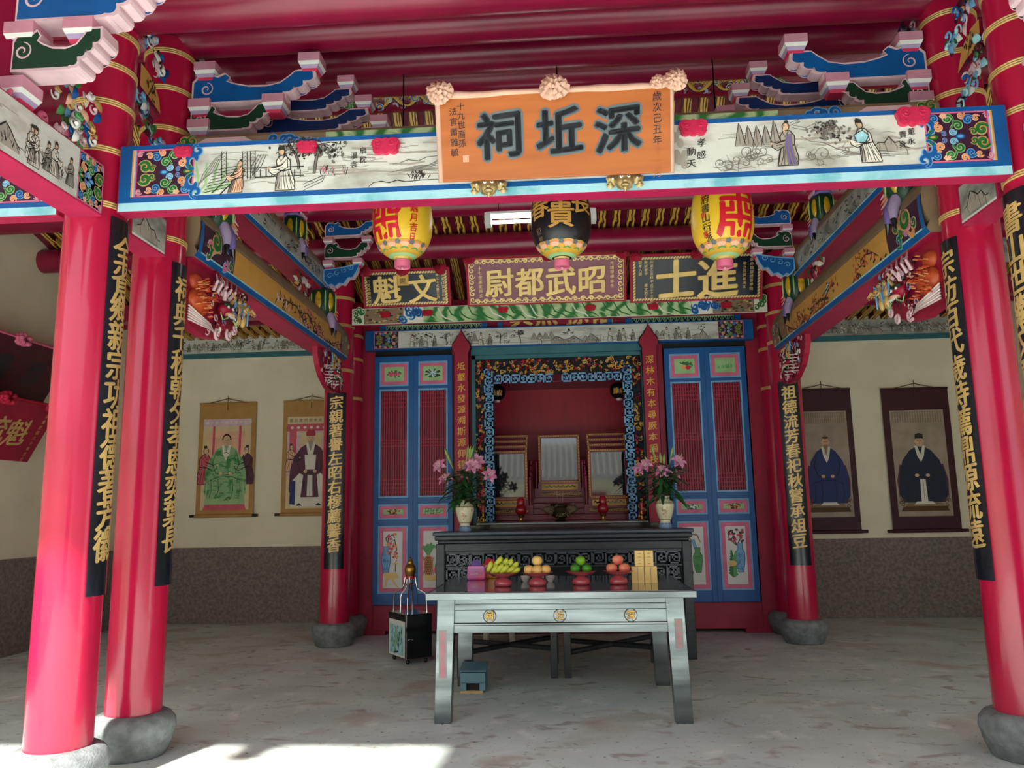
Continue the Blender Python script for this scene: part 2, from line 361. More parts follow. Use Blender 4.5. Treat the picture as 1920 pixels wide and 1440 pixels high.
def ink_rock(cv, u, v, w, h, k='ink'):
    n = 7; top = [(u+w*i/n, v+h*(.25+.75*sin(pi*min(1, (i+.5)/n)))*rr(.55, 1.1)) for i in range(n+1)]
    cv.poly([(u, v)]+top+[(u+w, v)], 'inkpale', 1); cv.stroke(top, h*.06+.002, k, 2)
    for a, b in top[1:-1]: cv.stroke([(a, b), (a+rr(-.05, .1)*w, b-h*.3), (a+rr(-.05, .1)*w, b-h*rr(.4, .7))], .004+h*.02, 'inkgrey', 2)
def ink_figure(cv, u, v, h, robe='offwhite', lean=0, k='ink', hat=True, f=1):
    """a robed figure with sleeves, sash, face and cap; f = facing"""
    Q = lambda a, b: (u+f*a*h+lean*b*h, v+b*h); w = .018*h+.001
    body = [Q(-.2, 0), Q(-.22, .2), Q(-.16, .45), Q(-.17, .66), Q(-.08, .78), Q(.05, .78), Q(.13, .66), Q(.12, .45), Q(.18, .2), Q(.22, 0)]
    cv.poly(body, robe, 2); cv.stroke(body, w, k, 3, closed=True)
    sl = [Q(-.12, .72), Q(.02, .56), Q(.2, .5), Q(.3, .54), Q(.31, .42), Q(.2, .34), Q(.06, .42), Q(-.1, .5)]
    cv.poly(sl, robe, 3); cv.stroke(sl, w, k, 4, closed=True)
    cv.oval(*Q(.32, .5), .03*h, .025*h, 'skin', 4, n=8)
    cv.oval(*Q(.0, .87), .07*h, .09*h, 'skin', 3, n=12)
    cv.stroke([Q(.07*cos(t), .87+.09*sin(t)) for t in [i*pi/6 for i in range(12)]], w*.8, k, 4, closed=True)
    cv.stroke([Q(.02, .885), Q(.05, .885)], w*.8, k, 4); cv.stroke([Q(.03, .835), Q(.055, .838)], w*.7, k, 4)
    if hat: cv.poly([Q(-.08, .9), Q(-.07, .99), Q(.02, 1.02), Q(.07, .95), Q(.06, .91)], k, 4)
    else: cv.oval(*Q(-.02, .98), .05*h, .04*h, k, 4, n=8)
    if robe != 'ink':
        cv.poly([Q(.06, .44), Q(.13, .45), Q(.18, .2), Q(.21, .02), Q(.1, .02)], 'inkpale' if robe == 'offwhite' else 'inkgrey', 2.3)
    for a in (-.15, -.1, -.05, .0, .05, .1, .14): cv.stroke([Q(a*.8, .42), Q(a*1.05+rr(-.02, .02), .22), Q(a*1.45, .02)], w*rr(.5, .9), k, 3)
    for a in (.6, .52, .46): cv.stroke([Q(-.02, a), Q(.1, a-.05), Q(.22, a-.06)], w*.6, k, 4)
    cv.poly([Q(.03, .84), Q(.06, .84), Q(.05, .72), Q(.02, .76)], 'inkgrey' if hat else 'skin', 4)
    cv.stroke([Q(-.16, .46), Q(0, .43), Q(.12, .46)], w*1.6, k, 3); cv.stroke([Q(-.05, .76), Q(.03, .64), Q(.08, .76)], w, k, 4)
def ink_wave(cv, u, v, w, h, n=9):
    for i in range(n):
        x, y, r = u+rr(0, w), v+rr(0, h), rr(.16, .42)*h
        cv.curl(x, y, r, rr(2, 4), random.choice((-1.2, 1.3)), 'inkgrey', .004+.03*r, 2, None, r*1.5)
        cv.stroke([(x+r*a, y-r*.8+.2*r*sin(a*3)) for a in (-1.5, -.8, 0, .8, 1.5)], .004, 'inkgrey', 2)
def ink_mountain(cv, u, v, w, h, n=5):
    for i in range(n):
        x = u+w*i/n; q = h*rr(.55, 1); b = w/n
        p = [(x-b*.4, v), (x-b*.1, v+q*.6), (x+b*.15, v+q), (x+b*.4, v+q*.75), (x+b*.65, v+q*.3), (x+b*.9, v)]
        cv.poly(p, 'inkpale', 1); cv.stroke(p, .005, 'ink', 2); cv.stroke([(x+b*.15, v+q*.9), (x+b*.1, v+q*.5), (x+b*.2, v+q*.1)], .006, 'inkgrey', 2)
def ink_scene(cv, u0, v0, u1, v1, n, seed):
    """a run of ink figures, trees and rocks along a frieze"""
    random.seed(seed); h = v1-v0; w = u1-u0
    cv.stroke(jag(u0, v0+.2*h, u1, v0+.16*h, 30, .04*h), .006, 'inkgrey', 1)
    for i in range(n*3):
        x, y = rr(u0, u1), v0+h*rr(.05, .8); L = rr(.3, .9)*h; c_ = random.random()
        if c_ < .5: cv.stroke([(x, y), (x+L*.5, y+rr(-.05, .08)*h), (x+L, y+rr(-.06, .06)*h)], rr(.01, .05)*h, 'inkpale', 1)
        elif c_ < .8:
            for j in range(9): a, b = x+rr(-.25, .25)*h, v0+rr(.06, .3)*h; cv.stroke([(a, b), (a+rr(-.06, .06)*h, b+rr(.05, .12)*h)], .03*h, 'ink' if j % 2 else 'inkgrey', 2)
        else:
            for j in range(12): a, b = x+rr(-.3, .3)*h, v0+h*rr(.55, .9); cv.oval(a, b, rr(.03, .08)*h, rr(.02, .05)*h, 'inkgrey' if j % 3 else 'ink', 1.5, n=7)
    for i in range(n):
        x = u0+w*(i+.5)/n+rr(-.2, .2)*h; t = random.choice((0, 1, 1, 2, 3))
        if t == 0: ink_tree(cv, x, v0+.12*h, h*.62, rr(-.3, .3))
        elif t == 1: ink_figure(cv, x-.15*h, v0+.08*h, h*.72, 'offwhite', 0, f=1); ink_figure(cv, x+.35*h, v0+.08*h, h*.62, 'inkpale', 0, f=-1)
        elif t == 2: ink_rock(cv, x-.5*h, v0+.05*h, h*1.0, h*.5)
        else: ink_mountain(cv, x-.4*h, v0+.3*h, h*1.3, h*.5, 4); ink_figure(cv, x, v0+.06*h, h*.55, 'offwhite')
def fret(cv, u, v, s, k, out, l=2, f=1, w=None):
    """one square key spiral of side s, anchored at its lower left"""
    w = w or s*.1; P = [(0, 0), (1, 0), (1, 1), (.12, 1), (.12, .3), (.7, .3), (.7, .7), (.4, .7), (.4, .5)]
    P = [(u+(a if f > 0 else 1-a)*s, v+b*s) for a, b in P]
    for (a, b), (c, d) in zip(P, P[1:]):
        for ww, kk, ll in ((w*1.9, out, l), (w*.9, k, l+1)):
            cv.rect(min(a, c)-ww/2, min(b, d)-ww/2, max(a, c)+ww/2, max(b, d)+ww/2, kk, ll)
def fret3(mb, fn, u, v, s, k, h0, h1, f=1, w=None, rot=0):
    """the same key spiral as raised bars"""
    w = w or s*.12; P = [(0, 0), (1, 0), (1, 1), (.12, 1), (.12, .3), (.7, .3), (.7, .7), (.4, .7), (.4, .5)]
    for _ in range(rot): P = [(1-b, a) for a, b in P]
    P = [(u+(a if f > 0 else 1-a)*s, v+b*s) for a, b in P]
    for (a, b), (c, d) in zip(P, P[1:]): mb.obox(fn, min(a, c)-w/2, max(a, c)+w/2, min(b, d)-w/2, max(b, d)+w/2, h0, h1, k)
def curl3(mb, fn, u, v, h, r, a0, turns, rad, k, rise=.0):
    """a raised curled tendril"""
    n = int(9*abs(turns))+4; pts = []; rs = []
    for i in range(n+1):
        t = i/n; a = a0+2*pi*turns*t; q = r*(1-.82*t); pts.append(fn(u+q*cos(a), v+q*sin(a), h+rise*t)); rs.append(rad*(.4+.9*t))
    mb.tube(pts, rs, k, 6)
def leaf3(mb, fn, u, v, h, L, w, a, k, cup=.2):
    c, s_ = cos(a), sin(a); n = 5; vs = []; 
    for i in range(n+1):
        t = i/n; q = w*sin(pi*(.08+.92*t))*(1 if t < 1 else 0); hh = h+cup*L*sin(pi*t)
        for e in (-1, 0, 1): vs.append(fn(u+L*t*c-e*q*s_, v+L*t*s_+e*q*c, hh-abs(e)*q*.5))
    b = [fn(*x) for x in []]
    fs = []
    for i in range(n):
        for j in (0, 1): fs.append((3*i+j, 3*i+3+j, 3*i+4+j, 3*i+1+j))
    mb.add(vs, fs, k, True)
def carved(mb, fn, u0, v0, u1, v1, n, pal, seed, depth=.03, rad=.008, bg=None):
    """pierced relief of tendrils, leaves and buds"""
    random.seed(seed)
    if bg: mb.obox(fn, u0, u1, v0, v1, -.02, .004, bg)
    s = sqrt((u1-u0)*(v1-v0)/max(1, n))
    for i in range(n):
        u, v = rr(u0+s*.3, u1-s*.3), rr(v0+s*.3, v1-s*.3); k = random.choice(pal)
        t = random.random()
        if t < .5: curl3(mb, fn, u, v, rad+rr(0, depth*.5), s*rr(.4, .75), rr(0, 6.28), random.choice((-1, 1))*rr(.7, 1.4), rad, k, depth*.5)
        elif t < .85:
            for a in range(3): leaf3(mb, fn, u, v, rr(.006, depth), s*rr(.5, .9), s*.2, rr(0, 6.28), k)
        else:
            p = fn(u, v, depth*.6); mb.ball(p, s*.25, k, 8, 5)
            for a in range(5): mb.ball(fn(u+s*.28*cos(a*1.257), v+s*.28*sin(a*1.257), depth*.45), s*.17, k, 7, 5)

# ---------------------------------------------------------------- carved pieces
def bracket_arm(mb, cv, fn, L, h, th, k, out='pinkpale', u0=0, v0=0):
    """scroll-ended corbel arm: root at u0, tip lifted at u0+L, stepped scallops under the tip"""
    top = [(0, .78), (.05, .96), (.14, 1.0), (.2, .93), (.26, 1.02), (.3, .9), (.27, .8), (.33, .72), (.45, .62), (.62, .6), (.74, .68), (.82, .88), (.86, 1.0), (1.0, 1.0)]
    sc = []
    for i in range(4):
        a, b = 1.0-.08*i, .84-.18*i
        sc += [(a+.01, b), (a+.012, b-.06), (a+.0, b-.12), (a-.025, b-.155), (a-.055, b-.16), (a-.075, b-.15)]
    P = [(0, .12)]+top+sc+[(.66, .12)]; P = [(u0+x*L, v0+y*h) for x, y in P]
    mb.slab(fn, P, -th/2, th/2, out, out)
    cx, cy = u0+L/2, v0+h*.5
    I = [(x+(.012*L if x < cx else -.02*L), y+(.035*h if y < v0+.5*h else -.035*h)) for x, y in P]
    for sg in (1, -1):
        f2 = fn if sg > 0 else (lambda u, v, hh: fn(u, v, -hh))
        c2 = CV(f2, mb, th/2+.0005)
        c2.poly(I, k, 0); c2.curl(u0+.12*L, v0+.55*h, .2*h, 1.5, -1.4, out, .045*h, 1)
        c2.stroke(I, .035*h, out, 1, closed=True)
def bracket_block(mb, fn, u, v, w, h):
    """bearing block: pink box over a white flared rim and tapered neck"""
    d = w/2
    mb.obox(fn, u-d, u+d, v+h*.52, v+h, -d, d, 'pink')
    def q(z, s): return [fn(u-s, z, s), fn(u+s, z, s), fn(u+s, z, -s), fn(u-s, z, -s)]
    for (z0, s0), (z1, s1), k in (((v+h*.34, d*.86), (v+h*.52, d*1.0), 'white'), ((v+h*.16, d*.72), (v+h*.34, d*.86), 'lavender'), ((v, d*.62), (v+h*.16, d*.72), 'hotpink')):
        mb.add(q(z0, s0)+q(z1, s1), [(0, 1, 5, 4), (1, 2, 6, 5), (2, 3, 7, 6), (3, 0, 4, 7)], k)
    mb.add(q(v, d*.62), [(3, 2, 1, 0)], 'hotpink')
def bracket_set(label, fn, loc, rows, group, th=.1, bw=.13):
    """rows: (u0, v0, L, h, colour, [(block u, block v)])"""
    t = thing('bracket_set', label, 'bracket', loc, group)
    for (u0, v0, L, h, k, blocks) in rows:
        mb = MB(); bracket_arm(mb, None, fn, L, h, th, k, 'pinkpale', u0, v0); mb.build('bracket_arm', t)
        for bu, bv in blocks:
            b = MB(); bracket_block(b, fn, bu, bv, bw, bw*.85); b.build('bearing_block', t)
    return t
def gourd(label, X, Y, z, sg, s=1.0, group='melon posts on the side beams'):
    """lobed melon post astride a beam: sg = +1 faces the centre from the left"""
    t = thing('melon_post', label, 'post', (X, Y, z-.3*s), group)
    m = MB(); m.lathe([(.05*s, -.21*s), (.10*s, -.19*s), (.145*s, -.1*s), (.155*s, .02*s), (.14*s, .12*s), (.10*s, .19*s), (.04*s, .21*s)], (X, Y, z), 'greendark', 36, .07, 6); b = m.build('melon', t)
    m = MB()
    for j in range(6):
        a = pi/6+2*pi*j/6; r = .122*s
        m.ball((X+r*cos(a), Y+r*sin(a), z-.0*s), (.052*s, .052*s, .125*s), 'melonyellow', 12, 8)
        m.tube([(X+.168*s*cos(a+pi/6), Y+.168*s*sin(a+pi/6), z+dz*s) for dz in (-.12, -.05, .04, .12)], [.004*s, .009*s, .009*s, .004*s], 'greenlight', 5)
    m.build('yellow_panel', b)
    m = MB(); m.ball((X, Y, z+.2*s), (.13*s, .13*s, .07*s), 'purple', 14, 6)
    fn = faceR(X+.1*s) if sg > 0 else faceL(X-.1*s)
    U = Y if sg > 0 else -Y
    for i in range(5): curl3(m, fn, U-.1*s+.05*s*i, z+.2*s, .02, .035*s, rr(0, 6), 1.1, .008*s, 'pinkpale')
    m.build('cloud_collar', t)
    m = MB(); bracket_block(m, fn, U, z+.24*s, .2*s, .14*s); m.build('bearing_block', t)
    m = MB()
    for e in (-1, 1):
        p = [(X+sg*.09*s, Y+e*.02*s, z-.14*s), (X+sg*.14*s, Y+e*.04*s, z-.24*s), (X+sg*.15*s, Y+e*.055*s, z-.33*s), (X+sg*.15*s, Y+e*.08*s, z-.42*s)]
        m.tube(p[:3], [.052*s, .045*s, .026*s], 'purple' if e > 0 else 'lavender', 8); m.tube(p[2:], [.026*s, .003*s], 'black', 8)
    for i in range(4): m.tube([(X+sg*.1*s, Y+.1*s, z-.02*s-.04*i*s), (X+sg*.16*s, Y+.13*s, z-.1*s-.04*i*s)], [.02*s, .003*s], 'orange' if i % 2 else 'pinkpale', 6)
    m.build('beak_claw', t); return t
def corbel(kind, label, X, sg, y0, z1, L, D, group, seed):
    """pierced spandrel under a side beam: red ground, beast, curls and gilt figures; root at the column (y0), top at z1"""
    t = thing('carved_corbel', label, 'corbel', (X, y0+L/2*(1 if kind == 'fish' else -1), z1-D), group); random.seed(seed)
    dr = 1 if kind == 'fish' else -1; f0 = faceR(X) if sg > 0 else faceL(X); s = D
    fn = lambda a, b, h: f0((y0+dr*a*L)*sg, z1-D+b*D, h*D)
    m = MB(); m.slab(fn, [(0, 1), (1, 1), (1, .8), (.92, .55), (.8, .3), (.55, .06), (.3, 0), (0, .08)], -.1, .04, 'redmatte'); m.build('red_ground', t)
    def E(m, a, b, h, ru, rv, rh, k, n=12):
        c = fn(a, b, h); m.ball(c, (rh*D, ru*L, rv*D), k, n, 8)
    def T(m, pts, r, k): m.tube([fn(*p) for p in pts], [r*D*(1-.6*i/(len(pts)-1)) for i in range(len(pts))], k, 6)
    def C(m, a, b, h, r, k, n=1.2, w=.02):
        p = []; a0 = rr(0, 6); d = random.choice((-1, 1))
        for i in range(12): q = r*(1-.8*i/11); an = a0+d*6.28*n*i/11; p.append((a+q*cos(an)*D/L, b+q*sin(an), h+.03*i/11))
        T(m, p, w, k)
    m = MB()
    if kind == 'fish':
        E(m, .16, .44, .06, .14, .2, .13, 'fishorange'); E(m, .12, .72, .04, .08, .13, .1, 'fishorange'); b = m.build('fish_body', t)
        m = MB()
        for i in range(60):
            a, v = rr(.02, .32), rr(.24, .85)
            if ((a-.16)/.17)**2+((v-.45)/.36)**2 < 1: T(m, [(a-.02, v-.02, .17), (a+.005, v, .21), (a+.025, v+.03, .17)], .012, random.choice(('fishorange', 'orange', 'fishorange')))
        m.build('scales', b); m = MB()
        for i in range(6): T(m, [(.0, .32-.04*i, .08), (.1, .2-.026*i, .18), (.22, .15-.016*i, .2), (.34+.015*i, .2-.02*i, .1)], .013+.003*(i % 2), 'pinkpale' if i % 2 else 'offwhite')
        for i in range(5): T(m, [(.3+.07*i, .7, .15), (.27+.08*i, .82, .24), (.33+.09*i, .97, .16)], .03, 'pinkpale')
        m.build('white_fins', b)
        hx, hy = .5, .5
    else:
        E(m, .3, .3, .05, .2, .22, .13, 'redmatte'); E(m, .2, .6, .05, .14, .2, .12, 'redmatte'); E(m, .6, .4, .04, .16, .16, .12, 'redmatte'); b = m.build('lion_body', t)
        m = MB()
        for k in range(2):
            for i in range(6): T(m, [(.62+.3*k-.55*k, .16+.085*i, .1), (.7+.3*k-.55*k, .18+.085*i, .26), (.8+.3*k-.55*k, .15+.085*i, .12)], .02, 'white')
        m.build('white_stripes', b); hx, hy = .45, .5
    m = MB(); E(m, hx, hy, .16, .08, .11, .1, 'redmatte'); E(m, hx+.02*dr, hy-.08, .22, .06, .045, .08, 'peach'); E(m, hx, hy-.15, .21, .055, .04, .06, 'maroon'); E(m, hx, hy+.06, .22, .08, .035, .05, 'greendark')
    for e in (-1, 1):
        E(m, hx+e*.04, hy+.025, .255, .015, .024, .02, 'offwhite'); E(m, hx+e*.04, hy+.025, .275, .008, .013, .009, 'black')
        T(m, [(hx+e*.06, hy+.12, .2), (hx+e*.09, hy+.23, .24), (hx+e*.05, hy+.32, .2)], .03, 'gold' if e > 0 else 'pinkpale'); T(m, [(hx+e*.05, hy-.15, .26), (hx+e*.13, hy-.22, .25), (hx+e*.16, hy-.12, .24)], .014, 'greenlight')
    for i in range(6): T(m, [(hx-.06+.024*i, hy-.11, .28), (hx-.06+.024*i, hy-.15, .28)], .012, 'white')
    m.build('beast_head', t); m = MB()
    for i in range(110 if kind == 'fish' else 130):
        a, v = (rr(.34, .95), rr(.06, .95)) if kind == 'fish' else (rr(.04, .9), rr(.05, .97))
        if v < .1+abs(a-.35)*.9-.2*(kind != 'fish'): continue
        if (a-hx)**2/.012+(v-hy)**2/.03 < 1: continue
        C(m, a, v, rr(.04, .16), rr(.05, .09), random.choice(('offwhite', 'pinkpale', 'hotpink', 'bluelight', 'maroon', 'pinkpale', 'redmatte', 'redmatte', 'maroon')), 1.2, .012)
    if kind == 'fish':
        for a, v in ((.62, .16), (.42, .1), (.72, .3)): C(m, a, v, .12, .09, 'pinkpale', 1.5, .024)
    m.build('curls', t)
    g = ((.86, .62), (.76, .60)) if kind == 'fish' else ((.5, .8),)
    for gx, gy in g:
        m = MB(); E(m, gx, gy+.16, .16, .025, .04, .04, 'gold'); E(m, gx, gy+.04, .14, .032, .09, .05, 'gold'); E(m, gx, gy-.12, .14, .03, .11, .05, 'gold'); E(m, gx, gy+.21, .16, .018, .03, .025, 'brass')
        for e in (-1, 1):
            T(m, [(gx+e*.03, gy+.08, .25), (gx+e*.065, gy+.0, .3), (gx+e*.02, gy-.04, .31)], .025, 'gold'); T(m, [(gx+e*.04, gy+.1, .14), (gx+e*.085, gy+.2, .16), (gx+e*.07, gy+.0, .16), (gx+e*.09, gy-.16, .14)], .03, 'bluelight')
        m.build('gilt_figure', t)
    return t
def rosette(mb, c, r, k, n=9, seed=1):
    """a gathered cloth flower: ruffled rings of cloth facing the front"""
    random.seed(seed); x, y, z = c; S = 72
    for lay, (R0, R1, y0, amp, nw) in enumerate(((.30, 1.0, .0, .20, n+3), (.12, .74, .26, .22, n), (.0, .42, .48, .18, max(4, n-4)))):
        ph = rr(0, 6); vs = []; G = 5; pw = [rr(-.5, .5) for _ in range(nw)]
        for g in range(G+1):
            t = g/G
            for j in range(S):
                a = 2*pi*j/S; w = pw[int(j*nw/S) % nw]; q = cos(nw*a+ph+w*.8); q2 = cos(2*nw*a+ph*2+w)
                R = (R0+(R1-R0)*t)*(1+.035*t*q+.07*t*cos(3*a+ph)); h = y0+amp*.62*(q*(.4+.6*t)+.3*q2*t)+.3*sin(pi*t*.92)
                vs.append((x+r*R*cos(a+.16*t*q2), y-r*h, z+r*R*.92*sin(a+.16*t*q2)))
        mb.add(vs, [(g*S+j, g*S+(j+1) % S, (g+1)*S+(j+1) % S, (g+1)*S+j) for g in range(G) for j in range(S)], k, True)
def cloud_stud(label, x, y, z, s, group, k='hotpink'):
    """carved pink double-curl cloud block hung on the beam's upper edge"""
    m = MB(); fn = front(y)
    out = []
    for cx, cy, r, a0, a1 in ((-.27, .08, .24, 200, 50), (0, .2, .1, 150, 30), (.27, .08, .24, 130, -20), (.28, -.16, .17, 20, -110), (0, -.2, .14, -30, -150), (-.28, -.16, .17, -70, -200)):
        out += [(cx+r*cos(radians(a0+(a1-a0)*i/6)), cy+r*.85*sin(radians(a0+(a1-a0)*i/6))) for i in range(7)]
    m.slab(fn, [(x+a*s, z+b*s) for a, b in out], -.02, s*.16, k); m.slab(fn, [(x+a*s*.9, z+b*s*.88) for a, b in out], s*.16, s*.21, k)
    for e in (-1, 1): curl3(m, fn, x+e*.25*s, z+.06*s, s*.22, s*.15, 0, e*1.4, s*.03, k); curl3(m, fn, x+e*.26*s, z-.17*s, s*.21, s*.09, 0, -e*1.2, s*.022, k)
    o = m.build('cloud_ornament'); return tag(o, label, 'ornament', group)
# ================================================================ SETTING
XA, XE, XR, XS = -2.86, 2.77, -2.79, 2.69          # column lines: front left/right, rear left/right
YA, YB, YR, YW = 4.52, 5.30, 9.65, 10.42           # front row, second row, rear row, door wall
m = MB(); m.box(-9, 9, -12, 12.2, -.12, 0, 'floor'); struct(m.build('floor', origin=(0, 0, 0)), 'grey worn concrete floor with stains')
def profile(pts, x0, x1, th, k, name, label=None):
    m = MB(); n = len(pts)
    vs = [(x, y, z+d) for x in (x0, x1) for d in (0, th) for y, z in pts]
    fs = []
    for i in range(n-1):
        fs += [(i, i+1, 2*n+i+1, 2*n+i), (n+i+1, n+i, 3*n+i, 3*n+i+1), (i+1, i, n+i, n+i+1), (2*n+i, 2*n+i+1, 3*n+i+1, 3*n+i)]
    fs += [(0, 2*n, 3*n, n), (n-1, 2*n-1, 4*n-1, 3*n-1)]
    m.add(vs, fs, k); return struct(m.build(name), label)
ROOF = [(4.5, 4.95), (5.3, 5.27), (6.0, 5.46), (6.7, 5.69), (7.45, 6.0), (8.3, 5.12), (9.1, 4.92), (10.5, 4.43), (11.95, 4.27)]
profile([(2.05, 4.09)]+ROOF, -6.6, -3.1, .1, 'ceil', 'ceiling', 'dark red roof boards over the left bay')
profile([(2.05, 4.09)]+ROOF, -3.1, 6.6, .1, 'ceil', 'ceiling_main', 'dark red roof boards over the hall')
profile([(.9, 3.71), (2.05, 4.09)], -1.72, 3.3, .1, 'ceil', 'ceiling_sun_blocker', 'unseen eave extension added to shade the floor')  # added out-of-view eave piece that bounds the sun patch on the floor
# side walls follow the roof
for nm, x, t, lb in (('wall_left', -6.4, -.2, 'cream left side wall over a dark pebbled dado'), ('wall_right', 6.3, .2, 'cream right side wall over a dark pebbled dado')):
    m = MB(); fn = lambda u, v, h: (x+h, u, v)
    P = [(2.7, 0), (11.7, 0)]+[(11.7, 4.3), (10.5, 4.46), (9.1, 4.95), (8.3, 5.15), (7.45, 6.03), (6.0, 5.5), (4.5, 4.98), (2.7, 4.3)]
    m.slab(fn, P, min(0, t), max(0, t), 'cream'); m.obox(fn, 2.7, 11.7, 0, 1.09, -.012, .012, 'dado'); struct(m.build(nm), lb)
for nm, x0, x1, lb in (('wall_back_left', -6.5, -2.66, 'cream back wall of the left bay over a dark dado'), ('wall_back_right', 2.6, 6.4, 'cream back wall of the right bay over a dark dado')):
    m = MB(); m.box(x0, x1, 11.7, 11.9, 0, 4.32, 'cream'); m.box(x0, x1, 11.688, 11.71, 0, 1.09, 'dado'); struct(m.build(nm), lb)
# returns between the door wall and the back wall
m = MB(); m.box(-2.86, -2.66, 10.5, 11.75, 0, 4.36, 'redmatte'); struct(m.build('wall_return_left'))
m = MB(); m.box(2.56, 2.76, 10.5, 11.75, 0, 4.36, 'redmatte'); struct(m.build('wall_return_right'))
# door wall: red frame with the shrine opening
m = MB()
m.box(-2.8, -2.52, YW, YW+.12, 0, 4.4, 'redmatte'); m.box(2.42, 2.7, YW, YW+.12, 0, 4.4, 'redmatte')
m.box(-2.52, -1.47, YW+.02, YW+.1, .05, .38, 'redmatte'); m.box(1.33, 2.42, YW+.02, YW+.1, .05, .38, 'redmatte')
m.box(-2.52, -2.35, YW, YW+.12, 0, .06, 'redmatte'); m.box(2.2, 2.42, YW, YW+.12, 0, .06, 'redmatte')
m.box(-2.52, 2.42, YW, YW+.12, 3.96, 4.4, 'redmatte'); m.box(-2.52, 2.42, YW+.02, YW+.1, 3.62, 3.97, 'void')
m.box(-1.47, -1.2, YW, YW+.12, 0, 3.7, 'redmatte'); m.box(1.09, 1.33, YW, YW+.12, 0, 3.7, 'redmatte')
m.box(-1.47, 1.33, YW, YW+.12, 0, 1.3, 'reddark')
struct(m.build('wall_center'), 'red timber door wall around the shrine')
m = MB(); m.box(-2.8, 2.7, 11.9, 12.0, 0, 4.4, 'redboard'); m.box(-1.3, -1.22, 10.54, 11.9, 1.3, 3.75, 'redboard'); m.box(1.12, 1.2, 10.54, 11.9, 1.3, 3.75, 'redboard')
m.box(-1.3, 1.2, 10.5, 11.9, 1.22, 1.34, 'reddark')
vs = [(-1.25, 10.54, 3.42), (1.15, 10.54, 3.42), (1.15, 11.9, 3.36), (-1.25, 11.9, 3.36)]
m.hexa(vs, [(a, b, c+.05) for a, b, c in vs], 'redbeam'); struct(m.build('wall_shrine'), 'plain red boarded shrine niche')
# courtyard in front, behind the viewer
m = MB(); m.box(-6.8, -6.6, -9, 2.7, 0, 2.6, 'cream'); struct(m.build('wall_courtyard_left')); m = MB(); m.box(4.1, 4.3, -9, 1.9, 0, 5.6, 'dado'); struct(m.build('wall_sky_blocker_right'))  # right wall is unseen, added tall and dark to keep skylight off the right bay
t = thing('gate_hall', 'low tiled gate hall across the courtyard behind the viewer', 'building', (0, -10, 0))
m = MB(); m.box(-7, 7, -11.6, -10, 0, 2.8, 'cream'); m.build('hall_wall', t)
m = MB(); m.box(-1.6, 1.6, -10.0, -9.9, .02, 2.3, 'redmatte'); m.build('hall_door', t)
m = MB(); vs = [(-7.4, -9.2, 2.75), (7.4, -9.2, 2.75), (7.4, -10.8, 4.3), (-7.4, -10.8, 4.3)]; m.hexa(vs, [(a, b-.03, c+.1) for a, b, c in vs], 'tile')
for i in range(62): m.tube([(-7.32+.24*i, -9.18+(-1.6*j/8), 2.9+1.55*j/8) for j in range(9)], .055, 'tile', 6)
m.build('tiled_roof', t)

# ================================================================ ROOF TIMBERS
def purlin(y, z, r, lb, x0=-6.45, x1=6.35):
    m = MB(); n = 24; o = []
    for x in (x0, x1): o += [(x, y+r*cos(2*pi*i/n), z+r*sin(2*pi*i/n)) for i in range(n)]
    m.add(o, [(i, (i+1) % n, n+(i+1) % n, n+i) for i in range(n)], 'redbeam', True); m.add(o, [list(range(n))[::-1], list(range(n, 2*n))], 'redbeam')
    return tag(m.build('roof_purlin'), lb, 'purlin')
purlin(4.5, 4.76, .155, 'red round purlin nearest the viewer, running along the top edge of the picture')
purlin(5.3, 5.08, .155, 'red round purlin second from the front, over the second row of columns')
purlin(6.0, 5.26, .155, 'red round purlin third from the front, above the big orange plaque')
purlin(6.7, 5.49, .155, 'red round purlin just in front of the painted dragon beam')
purlin(8.3, 4.89, .125, 'red round purlin seen directly under the front painted beam, behind the lanterns')
purlin(9.1, 4.70, .145, 'red round purlin above the three rear plaques')
purlin(10.5, 4.25, .1, 'thin red purlin next to the back walls of the side bays')
t = thing('dragon_beam', 'ridge purlin painted with golden dragons and green clouds', 'beam', (0, 7.45, 5.59))
m = MB(); n = 24; r = .165
o = [(x, 7.45+r*cos(2*pi*i/n), 5.75+r*sin(2*pi*i/n)) for x in (-6.45, 6.35) for i in range(n)]
m.add(o, [(i, (i+1) % n, n+(i+1) % n, n+i) for i in range(n)], 'redbeam', True); m.build('beam', t)
cyl = lambda u, v, h: (u, 7.45+(r+h)*cos(-pi/2-v/r), 5.75+(r+h)*sin(-pi/2-v/r))
cyl = lambda u, v, h: (u, 7.45-(r+h)*cos(v/r), 5.75+(r+h)*sin(v/r))
c = CV(cyl, base=.002)
random.seed(3)
for sg in (-1, 1):
    for i in range(9):
        a, b = sg*(2.13+rr(-.16, .16))-.03, -.1+rr(-.06, .04); c.oval(a, b, .09, .035, 'green', 1); c.curl(a, b, .05, rr(0, 6), 1.3, 'green', .02, 2, 'greenlight')
    p = [(sg*(1.92-.014*i)-.03, -.09+.05*sin(i*.33)) for i in range(60)]; c.stroke(p, .14, 'ink', 1, False); c.stroke(p, .115, 'goldpaint', 2, False)
    for i in range(0, 58, 1):
        for q in (-.035, 0, .035): c.stroke([(p[i][0]-.012, p[i][1]+q+.012), (p[i][0], p[i][1]+q), (p[i][0]-.012, p[i][1]+q-.012)], .005, 'ink', 3)
    for i in range(34): c.curl(sg*rr(1.0, 1.95), rr(-.2, .03), rr(.025, .05), rr(0, 6), rr(-1.3, 1.3), random.choice(('bluedark', 'bluelight', 'maroon', 'blue')), .012, 4, 'offwhite')
c.build('dragon_painting', t)
